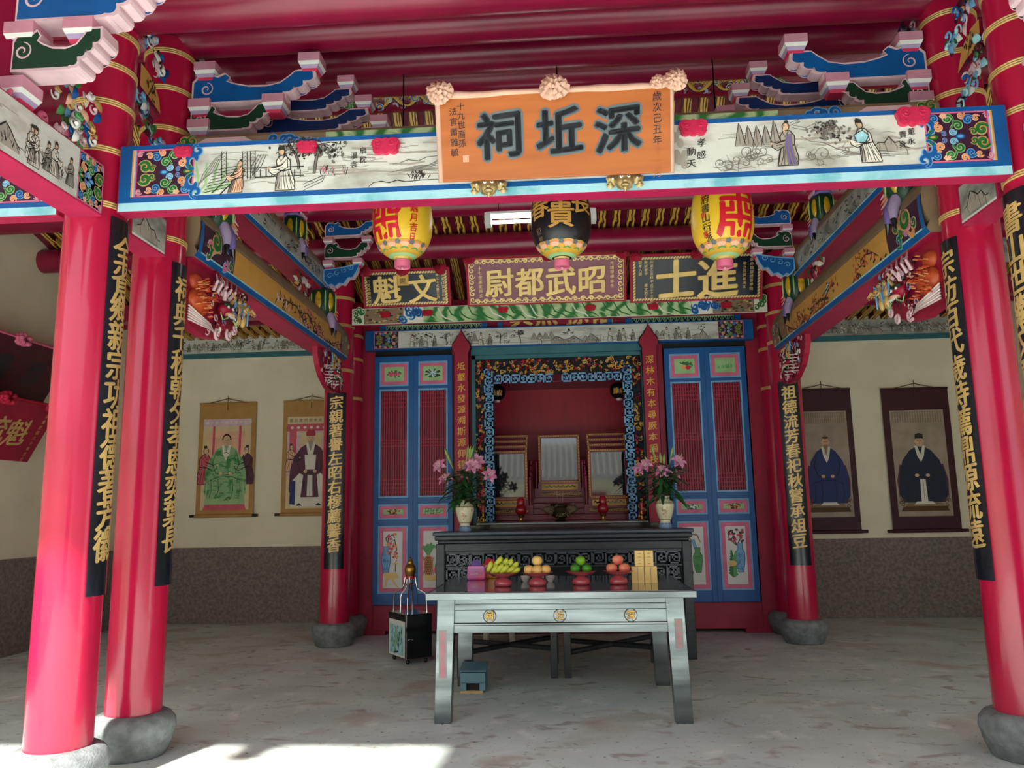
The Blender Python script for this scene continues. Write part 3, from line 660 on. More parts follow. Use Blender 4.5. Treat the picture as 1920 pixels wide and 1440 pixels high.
# gilt-grained rafters on the rear slope
RB = [(7.56, 5.80), (8.3, 5.035), (9.1, 4.862), (10.5, 4.365), (11.66, 4.235)]
def rafter_mesh():
    m = MB()
    for (a, b), (c_, d) in zip(RB, RB[1:]):
        m.hexa([(-.045, a, b), (.045, a, b), (.045, c_, d), (-.045, c_, d)], [(-.045, a, b+.055), (.045, a, b+.055), (.045, c_, d+.055), (-.045, c_, d+.055)], 'graingold')
    return m.build('rafter', origin=(0, 7.56, 5.80))
rf = rafter_mesh(); x = -6.2; first = True
while x < 6.2:
    g = 'centre' if abs(x+.05) < 2.65 else ('left' if x < 0 else 'right')
    lb = {'centre': 'gold-grained rafter between the red purlins over the central bay', 'left': 'gold-grained rafter over the left side bay', 'right': 'gold-grained rafter over the right side bay'}[g]
    o = rf if first else rf.copy()
    if not first: COL.objects.link(o)
    first = False; o.location = (x, 7.56, 5.80); tag(o, lb, 'rafter', 'gold-grained rafters over the %s bay' % g); x += .168

# ================================================================ COLUMNS
def column(x, y, zt, rings, label, r=.175):
    t = thing('column', label, 'column', (x, y, 0))
    m = MB(); m.lathe([(r, .25), (r*1.01, .6), (r, zt)], (x, y, 0), 'red', 48); m.build('shaft', t)
    m = MB(); m.lathe([(.2, 0), (.215, .01), (.25, .1), (.268, .17), (.262, .215), (.235, .25), (.2, .268), (.14, .27)], (x, y, 0), 'stone', 48); m.build('stone_base', t)
    for z in rings:
        m = MB()
        for k in (-.014, 0, .014): m.ring((x, y, z+k), r+.002, .0065, 'gold')
        m.build('gold_ring', t)
    return t
column(XA, YA, 4.66, (3.40, 3.75, 4.06, 4.31, 4.54), 'red column nearest the viewer at far left, on a grey stone base')
column(XE, YA, 4.66, (3.36, 3.74, 4.02, 4.30, 4.54), 'red column cut off by the right edge of the picture')
column(XA, YB, 5.0, (3.46, 3.72, 4.0, 4.28, 4.59, 4.88), 'red column just behind the nearest left column')
column(XE, YB, 5.0, (3.43, 3.72, 4.0, 4.26, 4.55, 4.85), 'red column at right whose couplet starts 宗祊百代')
column(XR, YR, 4.62, (4.22, 3.87, 3.30), 'rear red column left of the doors, with the 宗親 couplet board')
column(XS, YR, 4.62, (4.20, 3.86, 3.5), 'rear red column right of the doors, with the 祖德 couplet board')
column(-2.84, 10.36, 4.36, (3.90, 3.58, 3.05), 'slim-looking red column against the left door wall', .16)
column(2.74, 10.36, 4.36, (3.86, 3.56, 3.05), 'slim-looking red column against the right door wall', .16)
def couplet(x, y, ac, half, z0, z1, tx, zt, zb, label, size, r=.175):
    t = thing('couplet_board', label, 'couplet board', (x+r*cos(ac), y+r*sin(ac), z0)); fn = drum(x, y, r, ac); w = half*r; m = MB(); n = 10
    vs = [fn(-w+2*w*i/n, v, h) for h in (.002, .014) for v in (z0, z1) for i in range(n+1)]; q = n+1; fs = []
    for i in range(n): fs += [(2*q+i, 2*q+i+1, 3*q+i+1, 3*q+i), (q+i, q+i+1, 3*q+i+1, 3*q+i)[::-1], (i, i+1, 2*q+i+1, 2*q+i)]
    fs += [(0, 2*q, 3*q, q), (n, q+n, 3*q+n, 2*q+n)]; m.add(vs, fs, 'blackboard', True); m.build('board', t)
    c = CV(fn, base=.0145, maxlen=.02); st = (zt-zb)/(len(tx)-1)
    c.text(tx, 0, zt, size*1.06, 'gold', 1, .028, st, True, slant=.13, sx=.92); c.build('lettering', t); return t
R_ = radians
couplet(XA, YA, R_(4), .62, PX(175, 1117, 4.5)[1], PX(207, 414, 4.5)[1], '全省鄉親宗功祖德著芳徽', PX(217, 470, 4.5)[1], PX(190, 1022, 4.5)[1], 'black couplet board on the nearest left column, gold letters starting 全省鄉親', .185)
couplet(XA, YB, R_(2), .62, PX(310, 1098, 5.25)[1], PX(338, 494, 5.25)[1], '祠典千秋朝夕孝恩奕葉長', PX(342, 540, 5.25)[1], PX(318, 1010, 5.25)[1], 'black couplet board on the second left column, gold letters starting 祠典千秋', .18)
couplet(XE, YB, R_(179), .62, PX(1850, 1088, 5.25)[1], PX(1778, 448, 5.25)[1], '宗祊百代歲時薦鼎源流遠', PX(1775, 492, 5.25)[1], PX(1832, 1002, 5.25)[1], 'black couplet board on the right column, gold letters starting 宗祊百代', .18)
couplet(XE, YA, R_(181), .62, PX(1915, 1060, 4.5)[1], PX(1885, 360, 4.5)[1], '書山世繼文章學海家傳禮', PX(1897, 410, 4.5)[1], PX(1950, 1000, 4.5)[1], 'black couplet board at the right edge of the picture, gold letters starting 書山世', .185)
couplet(XR, YR, R_(-82), .66, PX(625, 1067, 9.48)[1], PX(634, 736, 9.48)[1], '宗親著譽左昭右穆薦馨香', PX(632, 755, 9.48)[1], PX(625, 1022, 9.48)[1], 'black couplet board on the rear left column, gold letters starting 宗親著譽', .165)
couplet(XS, YR, R_(-97), .66, PX(1503, 1060, 9.48)[1], PX(1474, 715, 9.48)[1], '祖德流芳春祀秋嘗承俎豆', PX(1478, 736, 9.48)[1], PX(1500, 1014, 9.48)[1], 'black couplet board on the rear right column, gold letters starting 祖德流芳', .165)

# ================================================================ FRONT PAINTED BEAM
def painted_beam(label, x0, x1, e0, e1, loc, scenes):
    t = thing('painted_beam', label, 'beam', loc); yf = 4.42; fn = front(yf)
    m = MB(); m.box(x0, x1, yf, yf+.115, 3.35, 3.775, 'magenta'); m.build('beam_body', t, bev=.006)
    c = CV(fn); c.rect(x0+.01, 3.352, x1-.01, 3.405, 'skyblue', 0); c.rect(x0+.01, 3.405, x1-.01, 3.438, 'blue', 0); c.rect(x0+.01, 3.745, x1-.01, 3.773, 'blue', 0)
    for a, b, s in ((x0+.01, x0+.085, 1), (x1-.085, x1-.01, -1)):
        c.rect(a, 3.405, b, 3.773, 'blue', 1)
        q = b if s > 0 else a
        for i, k in enumerate(('ochre', 'peach', 'bluelight', 'hotpink')): c.rect(q+s*.009*i, 3.44, q+s*.009*(i+1), 3.745, k, 2)
    c.build('blue_border', t)
    c = CV(fn); c.rect(e0[1], 3.438, e1[0], 3.745, 'inkwash', 0)
    for e, o in ((e0, -1), (e1, 1)):
        q = e[1] if o < 0 else e[0]
        for sv in (-1, 1): c.curl(q-o*0+.0, 3.59+sv*.075, .06, -pi/2*sv, sv*o*.8, 'blue', .03, 2, 'bluelight'); c.curl(q-o*.02, 3.59+sv*.135, .04, pi/2*sv, -sv*o*1.1, 'blue', .02, 2, 'bluelight')
    scenes(c); c.build('ink_painting', t)
    for e, o in ((e0, -1), (e1, 1)):
        c = CV(fn); curls_panel(c, e[0], 3.44, e[1], 3.745, o); c.build('scroll_ornament', t)
    return t
def Q(px, py): return PX(px, py, 4.42)
def main_scene(c):
    random.seed(11)
    X0 = -2.15
    for i in range(60):                                               # washes of grey mist and ground
        px = rr(380, 815); a, b = Q(px, 340-30*((px-380)/440)+rr(-50, 16)); L = rr(.06, .25)
        if 3.46 < b < 3.72 and a+L < -.67: c.stroke([(a, b), (a+L*.5, b+rr(-.01, .01)), (a+L, b+rr(-.01, .01))], rr(.004, .014), 'inkpale', .6)
    for i in range(50):
        px = rr(1340, 1690); a, b = Q(px, 285-10*((px-1340)/350)+rr(-35, 24)); L = rr(.05, .2)
        if 3.46 < b < 3.72: c.stroke([(a, b), (a+L*.5, b+rr(-.01, .01)), (a+L, b+rr(-.01, .01))], rr(.004, .014), 'inkpale', .6)
    for cx, cy, n_ in ((600, 285, 60), (555, 280, 34), (1545, 245, 44), (1575, 255, 26)):
        for i in range(n_):
            p = Q(cx+random.gauss(0, 20), cy+random.gauss(0, 7)); 
            if p[1] < 3.73: c.oval(p[0], p[1], rr(.006, .016), rr(.005, .011), random.choice(('ink', 'inkgrey', 'inkgrey')), 1.6, rr(0, 3), n=7)
    # curtain, steps, pillars
    for i in range(5): c.stroke([Q(368+20*i, 305), Q(372+14*i, 345), Q(364+8*i, 362)], .018, 'greenlight', 1); c.stroke([Q(420-4*i, 285+3*i), Q(405-6*i, 320+2*i), Q(370, 345+3*i)], .004, 'inkgrey', 2)
    for i in range(8): c.stroke([Q(382+3*i, 362-6*i), Q(425+4*i, 352-6*i)], .004, 'ink', 2, False)
    c.stroke([Q(412, 366), Q(460, 318)], .008, 'ink', 2, False); c.stroke([Q(398, 362), Q(446, 318)], .006, 'ink', 2, False)
    for a in (416, 455, 470):
        for e in (0, 9): c.stroke([Q(a+e, 284), Q(a+e, 336)], .004, 'ink', 2, False)
        for j in range(7): c.stroke([Q(a+1, 290+7*j), Q(a+5, 287+7*j), Q(a+8, 290+7*j)], .004, 'ink', 2)
    for i in range(4): c.stroke([Q(500-5*i, 290), Q(490-6*i, 312), Q(474, 330)], .004, 'ink', 2)
    a, b = Q(440, 362); ink_figure(c, a, b, .21, 'peach', .15, hat=False, f=-1)
    a, b = Q(535, 357); ink_figure(c, a, b, .285, 'offwhite', -.12, f=-1)
    for i in range(9):
        p, q = Q(478+32*(i/9)*3, 318), Q(478+32*(i/9)*3, 332); c.stroke([p, q], .006, 'ink', 2, False)
    c.stroke([Q(478, 316), Q(570, 312)], .006, 'ink', 2, False); c.stroke([Q(478, 333), Q(570, 329)], .006, 'ink', 2, False)
    a, b = Q(590, 326); ink_tree(c, a, b, .19, .2); a, b = Q(560, 318); ink_tree(c, a, b, .17, -.4)
    for k in range(3): c.stroke([Q(568, 358-6*k), Q(605, 340-5*k), Q(610-4*k, 328)], .004, 'ink', 2)
    for i in range(24): p = Q(rr(600, 650), rr(318, 330)); c.stroke([p, (p[0]+rr(-.02, .02), p[1]+.03)], .005, random.choice(('ink', 'inkgrey', 'pinkdeep')), 2)
    c.stroke([Q(*p) for p in ((690, 352), (700, 343), (715, 340), (730, 343), (745, 338), (760, 341), (790, 338), (829, 336))], .006, 'ink', 2)
    c.stroke([Q(*p) for p in ((730, 308), (750, 306), (765, 300), (785, 302), (800, 295), (826, 292))], .006, 'inkgrey', 2)
    for i in range(6): c.stroke([Q(735+8*i, 322-2*i), Q(770+7*i, 320-2*i), Q(826, 317-4*i)], .004, 'inkgrey', 2)
    for i in range(26): p = Q(rr(768, 805), rr(327, 338)); c.stroke([p, (p[0]+rr(-.02, .02), p[1]+.025)], .006, 'ink', 2)
    for i, ch in enumerate('扇枕'): c.text(ch, *Q(681, 283+17*i), .045, 'ink', 3)
    for i, ch in enumerate('溫衾'): c.text(ch, *Q(664, 292+17*i), .045, 'ink', 3)
    # right half: clouds, immortal lady, bowing man
    for i in range(16): a, b = Q(rr(1255, 1285), rr(235, 320)); c.oval(a, b, .02, .03, 'inkpale', 1)
    for i, ch in enumerate('孝感'): c.text(ch, *Q(1315, 268+23*i), .055, 'ink', 3)
    for i, ch in enumerate('動天'): c.text(ch, *Q(1296, 285+22*i), .055, 'ink', 3)
    a, b = Q(1385, 275); ink_mountain(c, a, b, .25, .17, 5)
    a, b = Q(1350, 315); ink_wave(c, a, b, .75, .10, 20)
    a, b = Q(1478, 311); ink_figure(c, a, b, .275, 'inkpale', 0, f=-1, hat=False)
    for i in range(5): c.stroke([Q(1478+4*i, 310), Q(1472+3*i, 275), Q(1475+2*i, 252)], .012, 'purple' if i % 2 else 'inkgrey', 4.5)
    for s in (0, 5): c.stroke([Q(1470, 240-s), Q(1500, 228-s), Q(1485, 240-s), Q(1510, 245-s), Q(1530, 236-s)], .005, 'inkgrey', 2)
    a, b = Q(1545, 262); ink_tree(c, a, b, .10, .2); a, b = Q(1575, 250); ink_tree(c, a, b, .07, -.6)
    c.stroke([Q(*p) for p in ((1500, 256), (1520, 266), (1545, 268), (1570, 280), (1600, 286), (1650, 283), (1700, 286))], .006, 'inkgrey', 2)
    for i in range(9): c.stroke([Q(1530+rr(0, 150), 292+rr(-6, 6)), Q(1560+rr(0, 140), 291+rr(-4, 4))], .003, 'inkgrey', 2)
    a, b = Q(1636, 305); ink_figure(c, a, b, .27, 'offwhite', -.25, f=-1)
    p = [Q(*q) for q in ((1600, 255), (1615, 245), (1628, 255), (1622, 268), (1606, 268))]; c.poly(p, 'skyblue', 5); c.stroke(p, .006, 'ink', 6, closed=True)
    a, b = Q(1640, 285); ink_rock(c, a, b, .2, .09)
    for i, ch in enumerate('董永'): c.text(ch, *Q(1708, 247+18*i), .045, 'ink', 3)
    for i, ch in enumerate('賣身'): c.text(ch, *Q(1692, 253+18*i), .045, 'ink', 3)
painted_beam('white painted front beam across the hall, behind the orange plaque', -2.675, 2.585, (-2.57, -2.2), (2.12, 2.5), (0, 4.52, 3.35), main_scene)
painted_beam('short end of painted beam left of the nearest left column', -6.35, -3.045, (-6.2, -5.8), (-3.55, -3.15), (-4.7, 4.52, 3.35), lambda c: ink_scene(c, -5.8, 3.45, -3.6, 3.74, 8, 4))
painted_beam('painted beam right of the right edge column', 2.955, 6.25, (3.05, 3.4), (5.8, 6.1), (4.6, 4.52, 3.35), lambda c: ink_scene(c, 3.4, 3.45, 5.8, 3.74, 8, 5))
for i, (px, py, w, k) in enumerate(((342, 283, .115, 'on the scroll end at left'), (575, 274, .125, 'above the bowing old man'), (723, 273, .17, 'left of the orange plaque'), (1300, 238, .165, 'right of the orange plaque'), (1712, 217, .19, 'near the right scroll end'))):
    x, z = PX(px, py, 4.4); cloud_stud('carved pink cloud ornament on the front beam, '+k, x, 4.418, z, w, 'pink cloud ornaments on the front beam')
# green painted beam over the second row
t = thing('painted_beam', 'green and brown painted beam just above and behind the front beam', 'beam', (0, 5.3, 3.9)); fn = front(5.16)
zt = PX(700, 236, 5.16)[1]
m = MB(); m.box(-2.69, 2.6, 5.16, 5.44, zt-.36, zt, 'ochrebrown'); m.build('beam_body', t, bev=.03)
c = CV(fn, base=.002); z0 = zt-.33
c.rect(-1.62, z0, 1.52, zt-.03, 'greenwash', 0)
for sg in (-1, 1):
    random.seed(5)
    for i in range(13): p = (sg*rr(1.62, 1.95)-.05, rr(zt-.15, zt-.05)); c.curl(p[0], p[1], rr(.03, .06), rr(0, 6), sg*rr(1, 1.4), 'blue', .022, 1, 'bluelight')
    for i in range(8): c.stroke([(sg*(1.4-.3*i+rr(0, .1)), zt-.05), (sg*(1.3-.3*i), zt-.14+rr(0, .05)), (sg*(1.1-.3*i), zt-.2)], .02, random.choice(('greenlight', 'green', 'offwhite')), 1)
    a = sg*2.3-.05; c.poly([(a-.2, zt-.07), (a-.14, zt-.035), (a+.14, zt-.035), (a+.2, zt-.07)], 'pinkpale', 1)
    for i in range(5): c.curl(sg*2.56-.05+rr(-.05, .05), rr(zt-.18, zt-.05), .04, rr(0, 6), 1.2, 'green', .02, 1, 'gold')
c.build('landscape_painting', t)

# ================================================================ ORANGE PLAQUE
lean = math.asin(.30); Wd, Ht = 1.30, .475
fnp = tilt(4.345, 3.42, lean)
t = thing('name_plaque', 'large orange wooden plaque with dark letters 祠坵深 on the front beam', 'plaque', (0, 4.36, 3.42))
m = MB(); m.obox(fnp, -.665, .655, 3.42, 3.42+Ht, -.03, 0, 'plaquewood'); m.build('plaque_board', t, bev=.004)
c = CV(fnp); random.seed(2)
P_ = lambda px, py: (-.66+1.315*((px-822)/(1258-822)), 3.42+Ht*(1-(py-178+(px-822)*.045)/(344-178)))
for ch, px, py in (('祠', 935, 252), ('坵', 1049, 245), ('深', 1160, 240)):
    u, v = P_(px, py); c.text(ch, u, v, .275, 'lettergrey', 1, .075, slant=.1); c.text(ch, u, v, .275, 'lettergrey', 1, .045, slant=.1); c.text(ch, u, v, .275, 'letterdark', 3, .028, slant=.1); c.text(ch, u, v, .275, 'letterdark', 3, .014, slant=.1)
for i, ch in enumerate('歲次己丑年十一月'): u, v = P_(1233, 178+21*i); c.text(ch, u, v, .055, 'letterdark' if i < 5 else 'plaquewood', 2, .0)
for i, ch in enumerate('十九世裔孫'): u, v = P_(862, 196+18*i); c.text(ch, u, v, .048, 'letterdark', 2, .0)
for i, ch in enumerate('法官蕭雅毓'): u, v = P_(847, 206+20*i); c.text(ch, u, v, .048, 'letterdark', 2, .0)
u, v = P_(868, 298); c.rect(u-.017, v-.019, u+.017, v+.019, 'cloth', 1); c.frame(u-.011, v-.013, u+.011, v+.013, .004, 'orange', 2)
c.build('lettering', t)
m = MB()
def wob(p, q, n=14): return [fnp(p[0]+(q[0]-p[0])*i/n, p[1]+(q[1]-p[1])*i/n+rr(-.003, .003), -.012) for i in range(n+1)]
m.tube(wob((-.67, 3.42+Ht+.006), (.66, 3.42+Ht+.006)), [.022+rr(-.004, .004) for i in range(15)], 'cloth', 8)
m.tube(wob((-.672, 3.42), (-.672, 3.42+Ht)), .017, 'cloth', 8); m.tube(wob((.662, 3.42), (.662, 3.42+Ht)), .014, 'cloth', 8); drape = m.build('cloth_edging', t)
m = MB()
for i, (px, py) in enumerate(((824, 172), (1040, 163), (1258, 154))):
    u, v = P_(px, py); x, y, z = fnp(u, v, .02)
    if i == 2: rosette(m, (x-.07, y, z+.005), .048, 'cloth', 7, 8); rosette(m, (x+.02, y-.02, z), .07, 'cloth', 9, 9)
    else: rosette(m, (x, y, z), .085 if i else .078, 'cloth', 9, i)
    m.build('cloth_rosette', t); m = MB()
for i, (px, py, side) in enumerate(((916, 347, 'left'), (1172, 336, 'right'))):
    x, z = PX(px, py, 4.37); t = thing('brass_mask', 'brass lion-mask bracket under the orange plaque, %s one' % side, 'bracket', (x, 4.4, z-.05), 'brass lion masks under the plaque')
    m = MB(); y = 4.385; fn = lambda u, v, h: (x+u, 4.40-h, z+v)
    m.ball((x, 4.39, z), (.052, .035, .052), 'pewter', 16, 10); m.ball((x, 4.37, z-.012), (.02, .03, .014), 'pewter'); m.ball((x, 4.37, z-.034), (.028, .024, .014), 'pewter')
    for e in (-1, 1):
        m.ball((x+e*.02, 4.362, z+.014), (.011, .01, .009), 'white'); m.ball((x+e*.02, 4.353, z+.014), .004, 'black', 6, 4)
        curl3(m, fn, e*.02, .03, .035, .018, 0, e*1.1, .006, 'pewter')
    m.tube([(x, 4.38, z-.045), (x, 4.385, z-.068)], [.014, .004], 'pewter'); random.seed(7)
    for q in range(22): a = rr(0, 6.28); curl3(m, fn, .05*cos(a), .05*sin(a), .012, .013, rr(0, 6), 1.2, .004, 'pewter')
    m.build('lion_face', t)
    for e in (-1, 1):
        m = MB(); leaf3(m, fn, e*.04, -.005, .015, .075, .035, .35 if e > 0 else pi-.35, 'pewter', .15); m.ball((x+e*.07, 4.385, z+.01), .012, 'pewter'); m.ball((x+e*.07, 4.375, z+.01), .007, 'white', 6, 4); m.ball((x+e*.085, 4.385, z-.015), .012, 'pewter'); leaf3(m, fn, e*.06, -.03, .01, .05, .02, .1 if e > 0 else pi-.1, 'pewter'); m.build('ear_wing', t)
# ================================================================ SIDE BEAMS (front-to-back)
def side_beam(label, X, sg, y0, y1, z0, z1, hw, facek, style, seed):
    """rounded beam; sg=+1: painted face looks to +x"""
    t = thing('side_beam', label, 'beam', (X, (y0+y1)/2, z0)); m = MB(); n = 10
    sec = [(-hw*.72, z0), (hw*.72, z0), (hw*.9, z0+.035)]+[(hw*cos(a)*1.0, (z0+z1)/2+.02+(z1-z0)*.5*sin(a)) for a in [-.75+i*(pi/2+.75-.35)/6 for i in range(7)]]
    sec += [(-a, b) for a, b in sec[::-1][:-2]]
    k = len(sec); vs = [(X+a, y, b) for y in (y0, y1) for a, b in sec]
    m.add(vs, [(i, k+i, k+(i+1) % k, (i+1) % k) for i in range(k)]+[list(range(k))[::-1], list(range(k, 2*k))], 'ochrebrown'); m.build('beam_body', t)
    m = MB(); m.box(X-hw*.74, X+hw*.74, y0, y1, z0-.012, z0+.002, 'magenta'); m.build('red_underside', t)
    f = (lambda v: max(0, v-(z0+.035))/(z1-z0))
    def fn(u, v, h):
        w = (v-z0)/(z1-z0); q = hw*(.74+.16*min(1, w/.09)) if w < .09 else hw*(.9+.1*sin(min(1, (w-.09)/.35)*pi/2)) if w < .5 else hw*sqrt(max(.05, 1-((w-.54)/.5)**2))
        return (X+sg*(q+h), u*sg, v)
    U0, U1 = (y0, y1) if sg > 0 else (-y1, -y0)
    c = CV(fn, base=.004); hh = z1-z0; random.seed(seed)
    def strip(a, b, v0, v1, k, l, nv=5):
        for i in range(nv): c.rect(a, v0+(v1-v0)*i/nv, b, v0+(v1-v0)*(i+1)/nv, k, l)
    strip(U0, U1, z0+.005, z0+hh*.09, 'blue', 0, 2); strip(U0, U1, z0+hh*.09, z0+hh*.115, 'skyblue', 1, 1)
    L = U1-U0; e = .16 if facek == 'ochre' else .1
    strip(U0+e*L*.9, U1-e*L*.55, z0+hh*.115, z0+hh*.58, facek, 0)
    fv = lambda t: z0+hh*(.14+.42*t)
    if style in ('blossom', 'autumn'):
        fu = (lambda t: U0+L*t) if sg > 0 else (lambda t: U1-L*t)
        for b_, (t0, t1) in enumerate(((.42, .62), (.58, .74), (.66, .9)) if style == 'blossom' else ((.2, .36), (.45, .6), (.58, .72), (.68, .86))):
            pts = [(fu(t0+(t1-t0)*i/8), fv(.25+.4*sin(i*.55+b_)+rr(-.08, .08))) for i in range(9)]
            c.stroke(pts, .018, 'stem' if style == 'blossom' else 'maroon', 1)
            for i in range(44):
                p = pts[random.randint(0, 8)]; a = rr(0, 6); q = (p[0]+rr(-.14, .14), min(fv(1), max(fv(0), p[1]+rr(-.07, .07)))); d = rr(.02, .045)
                if i % 3 == 0: c.stroke([p, ((p[0]+q[0])/2, (p[1]+q[1])/2+.01), q], .009, 'stem', 1)
                if style == 'blossom': 
                    if i % 4: c.stroke([(q[0]-d*cos(a), q[1]-d*sin(a)*.7), q, (q[0]+d*cos(a), q[1]+d*sin(a)*.7)], .017, 'ink' if i % 5 else 'maroon', 2)
                    else:
                        for j in range(5): c.oval(q[0]+.014*cos(j*1.26), q[1]+.013*sin(j*1.26), .011, .01, 'pinkdeep' if b_ else 'pinkpale', 3, n=7)
                else: c.stroke([(q[0]-d*cos(a)*.8, q[1]-d*sin(a)*.6), q, (q[0]+d*.8*cos(a), q[1]+d*.6*sin(a))], .02, random.choice(('rust', 'rust', 'orange', 'maroon')), 2)
        if style == 'autumn':
            c.stroke([(fu(.5), fv(.15)), (fu(.55), fv(.35)), (fu(.64), fv(.3))], .03, 'stem', 2); c.oval(fu(.5), fv(.62), .07, .022, 'skyblue', 3, .5); c.stroke([(fu(.5)-.15, fv(.45)), (fu(.5), fv(.6)), (fu(.5)+.1, fv(.8))], .015, 'ink', 3)
    else:
        for i in range(34):
            u = U0+L*(.12+.76*random.random()); v = fv(.1+.8*random.random())
            c.stroke([(u+rr(-.06, .06), v+rr(-.03, .03)), (u, v), (u+rr(-.06, .06), v+rr(-.03, .03))], .014, 'ink', 1); c.stroke([(u, v), (u+rr(-.12, .12), v-.02)], .008, 'inkgrey', 1)
    c.build('painted_face', t)
    c = CV(fn, base=.006)
    near = U0 if sg > 0 else U1; s_ = 1 if sg > 0 else -1
    a, b = near, near+s_*e*L*.95; strip(min(a, b), max(a, b), z0+hh*.115, z0+hh*.6, 'purpledark', 0); strip(min(near, near+s_*.05), max(near, near+s_*.05), z0+hh*.09, z0+hh*.62, 'blue', 1)
    for i in range(13): c.curl(near+s_*(.14+random.random()*e*L*.7), fv(rr(.0, 1)), rr(.03, .065), rr(0, 6), rr(-1.3, 1.3), random.choice(('green', 'green', 'blue', 'orange', 'pinkdeep')), .028, 2, random.choice(('gold', 'bluelight', 'pinkpale')))
    c.curl(near+s_*.26, fv(.72), .08, 2, -1.2*s_, 'green', .05, 3, 'gold')
    far = U1 if sg > 0 else U0; a, b = far, far-s_*e*L*.45; strip(min(a, b), max(a, b), z0+hh*.115, z0+hh*.58, 'ochrebrown', 1)
    for i in range(8): c.curl(far-s_*random.random()*e*L*.5, fv(rr(0, 1)), rr(.03, .05), rr(0, 6), rr(-1.3, 1.3), random.choice(('maroon', 'ochre', 'greendark')), .02, 2, 'offwhite')
    c.build('scroll_ornament', t); return t
side_beam('ochre side beam at left painted with blossom branches', -2.80, 1, 5.44, 9.5, 3.41, 3.86, .165, 'ochre', 'blossom', 2)
side_beam('ochre side beam at right painted with red autumn foliage', 2.70, -1, 5.44, 9.5, 3.38, 3.84, .165, 'ochre', 'autumn', 3)
side_beam('upper white side beam at left painted in ink, above the ochre beam', -2.82, 1, 5.9, 8.75, 4.08, 4.42, .16, 'inkwashgrey', 'ink', 4)
side_beam('upper white side beam at right painted in ink, above the ochre beam', 2.71, -1, 5.9, 8.6, 4.0, 4.36, .16, 'inkwashgrey', 'ink', 5)
for X, sg, w in ((-2.82, 1, 'left'), (2.72, -1, 'right')):
    gourd('green and yellow melon post on the %s ochre beam, just under the front beam' % w, X+sg*.09, 5.85, 3.93, sg, .95)
    gourd('green and yellow melon post on the %s ochre beam, rear one by the rear column' % w, X+sg*.09, 8.7, 3.93, sg, .95)
    gourd('green and yellow melon post on the %s upper white beam' % w, X+sg*.07, 7.75, 4.46, sg, .8)
    if sg > 0: fn = faceR(X+.05)
    else: fn = faceL(X-.05)
    for i, (yy, zz, q) in enumerate(((8.25, 3.97, 'beside the rear melon post'), (6.3, 4.02, 'beside the front melon post'), (7.2, 4.55, 'above the white beam'))):
        m = MB(); u = yy if sg > 0 else -yy; d = -1 if sg > 0 else 1; random.seed(i)
        for j in range(26):
            tt = random.random(); leaf3(m, fn, u+d*.45*tt-.0, zz+.2*(1-tt)*random.random()-.05, rr(0, .05), .14, .03, rr(0, 6), random.choice(('pinkpale', 'hotpink', 'offwhite', 'gold', 'maroon', 'redbright', 'green')), .25)
            if j % 2: curl3(m, fn, u+d*.4*tt, zz+.16*(1-tt)*random.random(), .03, .05, rr(0, 6), 1.2, .012, random.choice(('pinkpale', 'maroon', 'offwhite', 'green')))
        tag(m.build('carved_foliage'), 'carved painted foliage wedge on the %s side beams, %s' % (w, q), 'carving', 'carved foliage wedges')
    # near beam running out towards the viewer
    t = thing('side_beam', 'white ink-painted beam running from the nearest %s column towards the viewer' % w, 'beam', (X, 3.4, 3.3)); 
    m = MB(); m.box(X-.1, X+.1, 2.4, 4.36, 3.30, 3.62, 'magenta'); m.build('beam_body', t, bev=.005)
    ff = faceR(X+.1) if sg > 0 else faceL(X-.1); c = CV(ff); A, B = (2.42, 4.34) if sg > 0 else (-4.34, -2.42)
    c.rect(A, 3.31, B, 3.61, 'inkwashgrey' if sg < 0 else 'inkwash', 0); ink_scene(c, A+.3, 3.33, B-.3, 3.60, 6, 12+sg); e = (4.10, 4.34) if sg > 0 else (-4.34, -4.10)
    random.seed(5)
    a, b = Vector((3.85, 3.35)), 0
    ink_figure(c, (3.72 if sg > 0 else -3.72), 3.33, .22, 'offwhite', 0, f=-1)
    c.build('ink_painting', t); c = CV(ff); curls_panel(c, e[0], 3.31, e[1], 3.61, 1 if sg > 0 else -1); c.build('scroll_ornament', t)
    m = MB(); random.seed(8)
    for j in range(26): curl3(m, ff, (A+B)/2+rr(-.9, .8), 3.65+rr(0, .03), -.05, .04, rr(0, 6), 1.3, .018, random.choice(('pinkdeep', 'pinkpale', 'pinkdeep')))
    m.build('pink_curls', t)
    # short tie beam between the two front columns, with its fan board and carved flowers
    t = thing('tie_beam', 'short red tie beam with a dark painting between the two %s front columns' % w, 'beam', (X, 4.9, 3.3))
    m = MB(); m.box(X-.09, X+.09, 4.68, 5.14, 3.31, 3.58, 'magenta'); m.build('beam_body', t)
    c = CV(ff if False else (faceR(X+.09) if sg > 0 else faceL(X-.09))); a, b = (4.7, 5.12) if sg > 0 else (-5.12, -4.7)
    c.rect(a, 3.33, b, 3.565, 'inkwashgrey', 0); c.rect(a, 3.32, b, 3.335, 'white', 1); ink_rock(c, a+.05, 3.35, .3, .14); c.build('ink_painting', t)
    FANS = (([(262, 118), (275, 135), (287, 158), (296, 188), (298, 214), (286, 196), (272, 176), (260, 160)], 'between the two'), ([(363, 160), (374, 172), (386, 198), (393, 225), (393, 248), (382, 232), (370, 215), (362, 200)], 'behind the second')) if sg > 0 else (([(1838, 35), (1822, 55), (1806, 92), (1799, 138), (1814, 112), (1830, 92), (1841, 76)], 'between the two'), ([(1720, 96), (1708, 118), (1699, 150), (1697, 190), (1707, 170), (1717, 150), (1722, 135)], 'behind the second'))
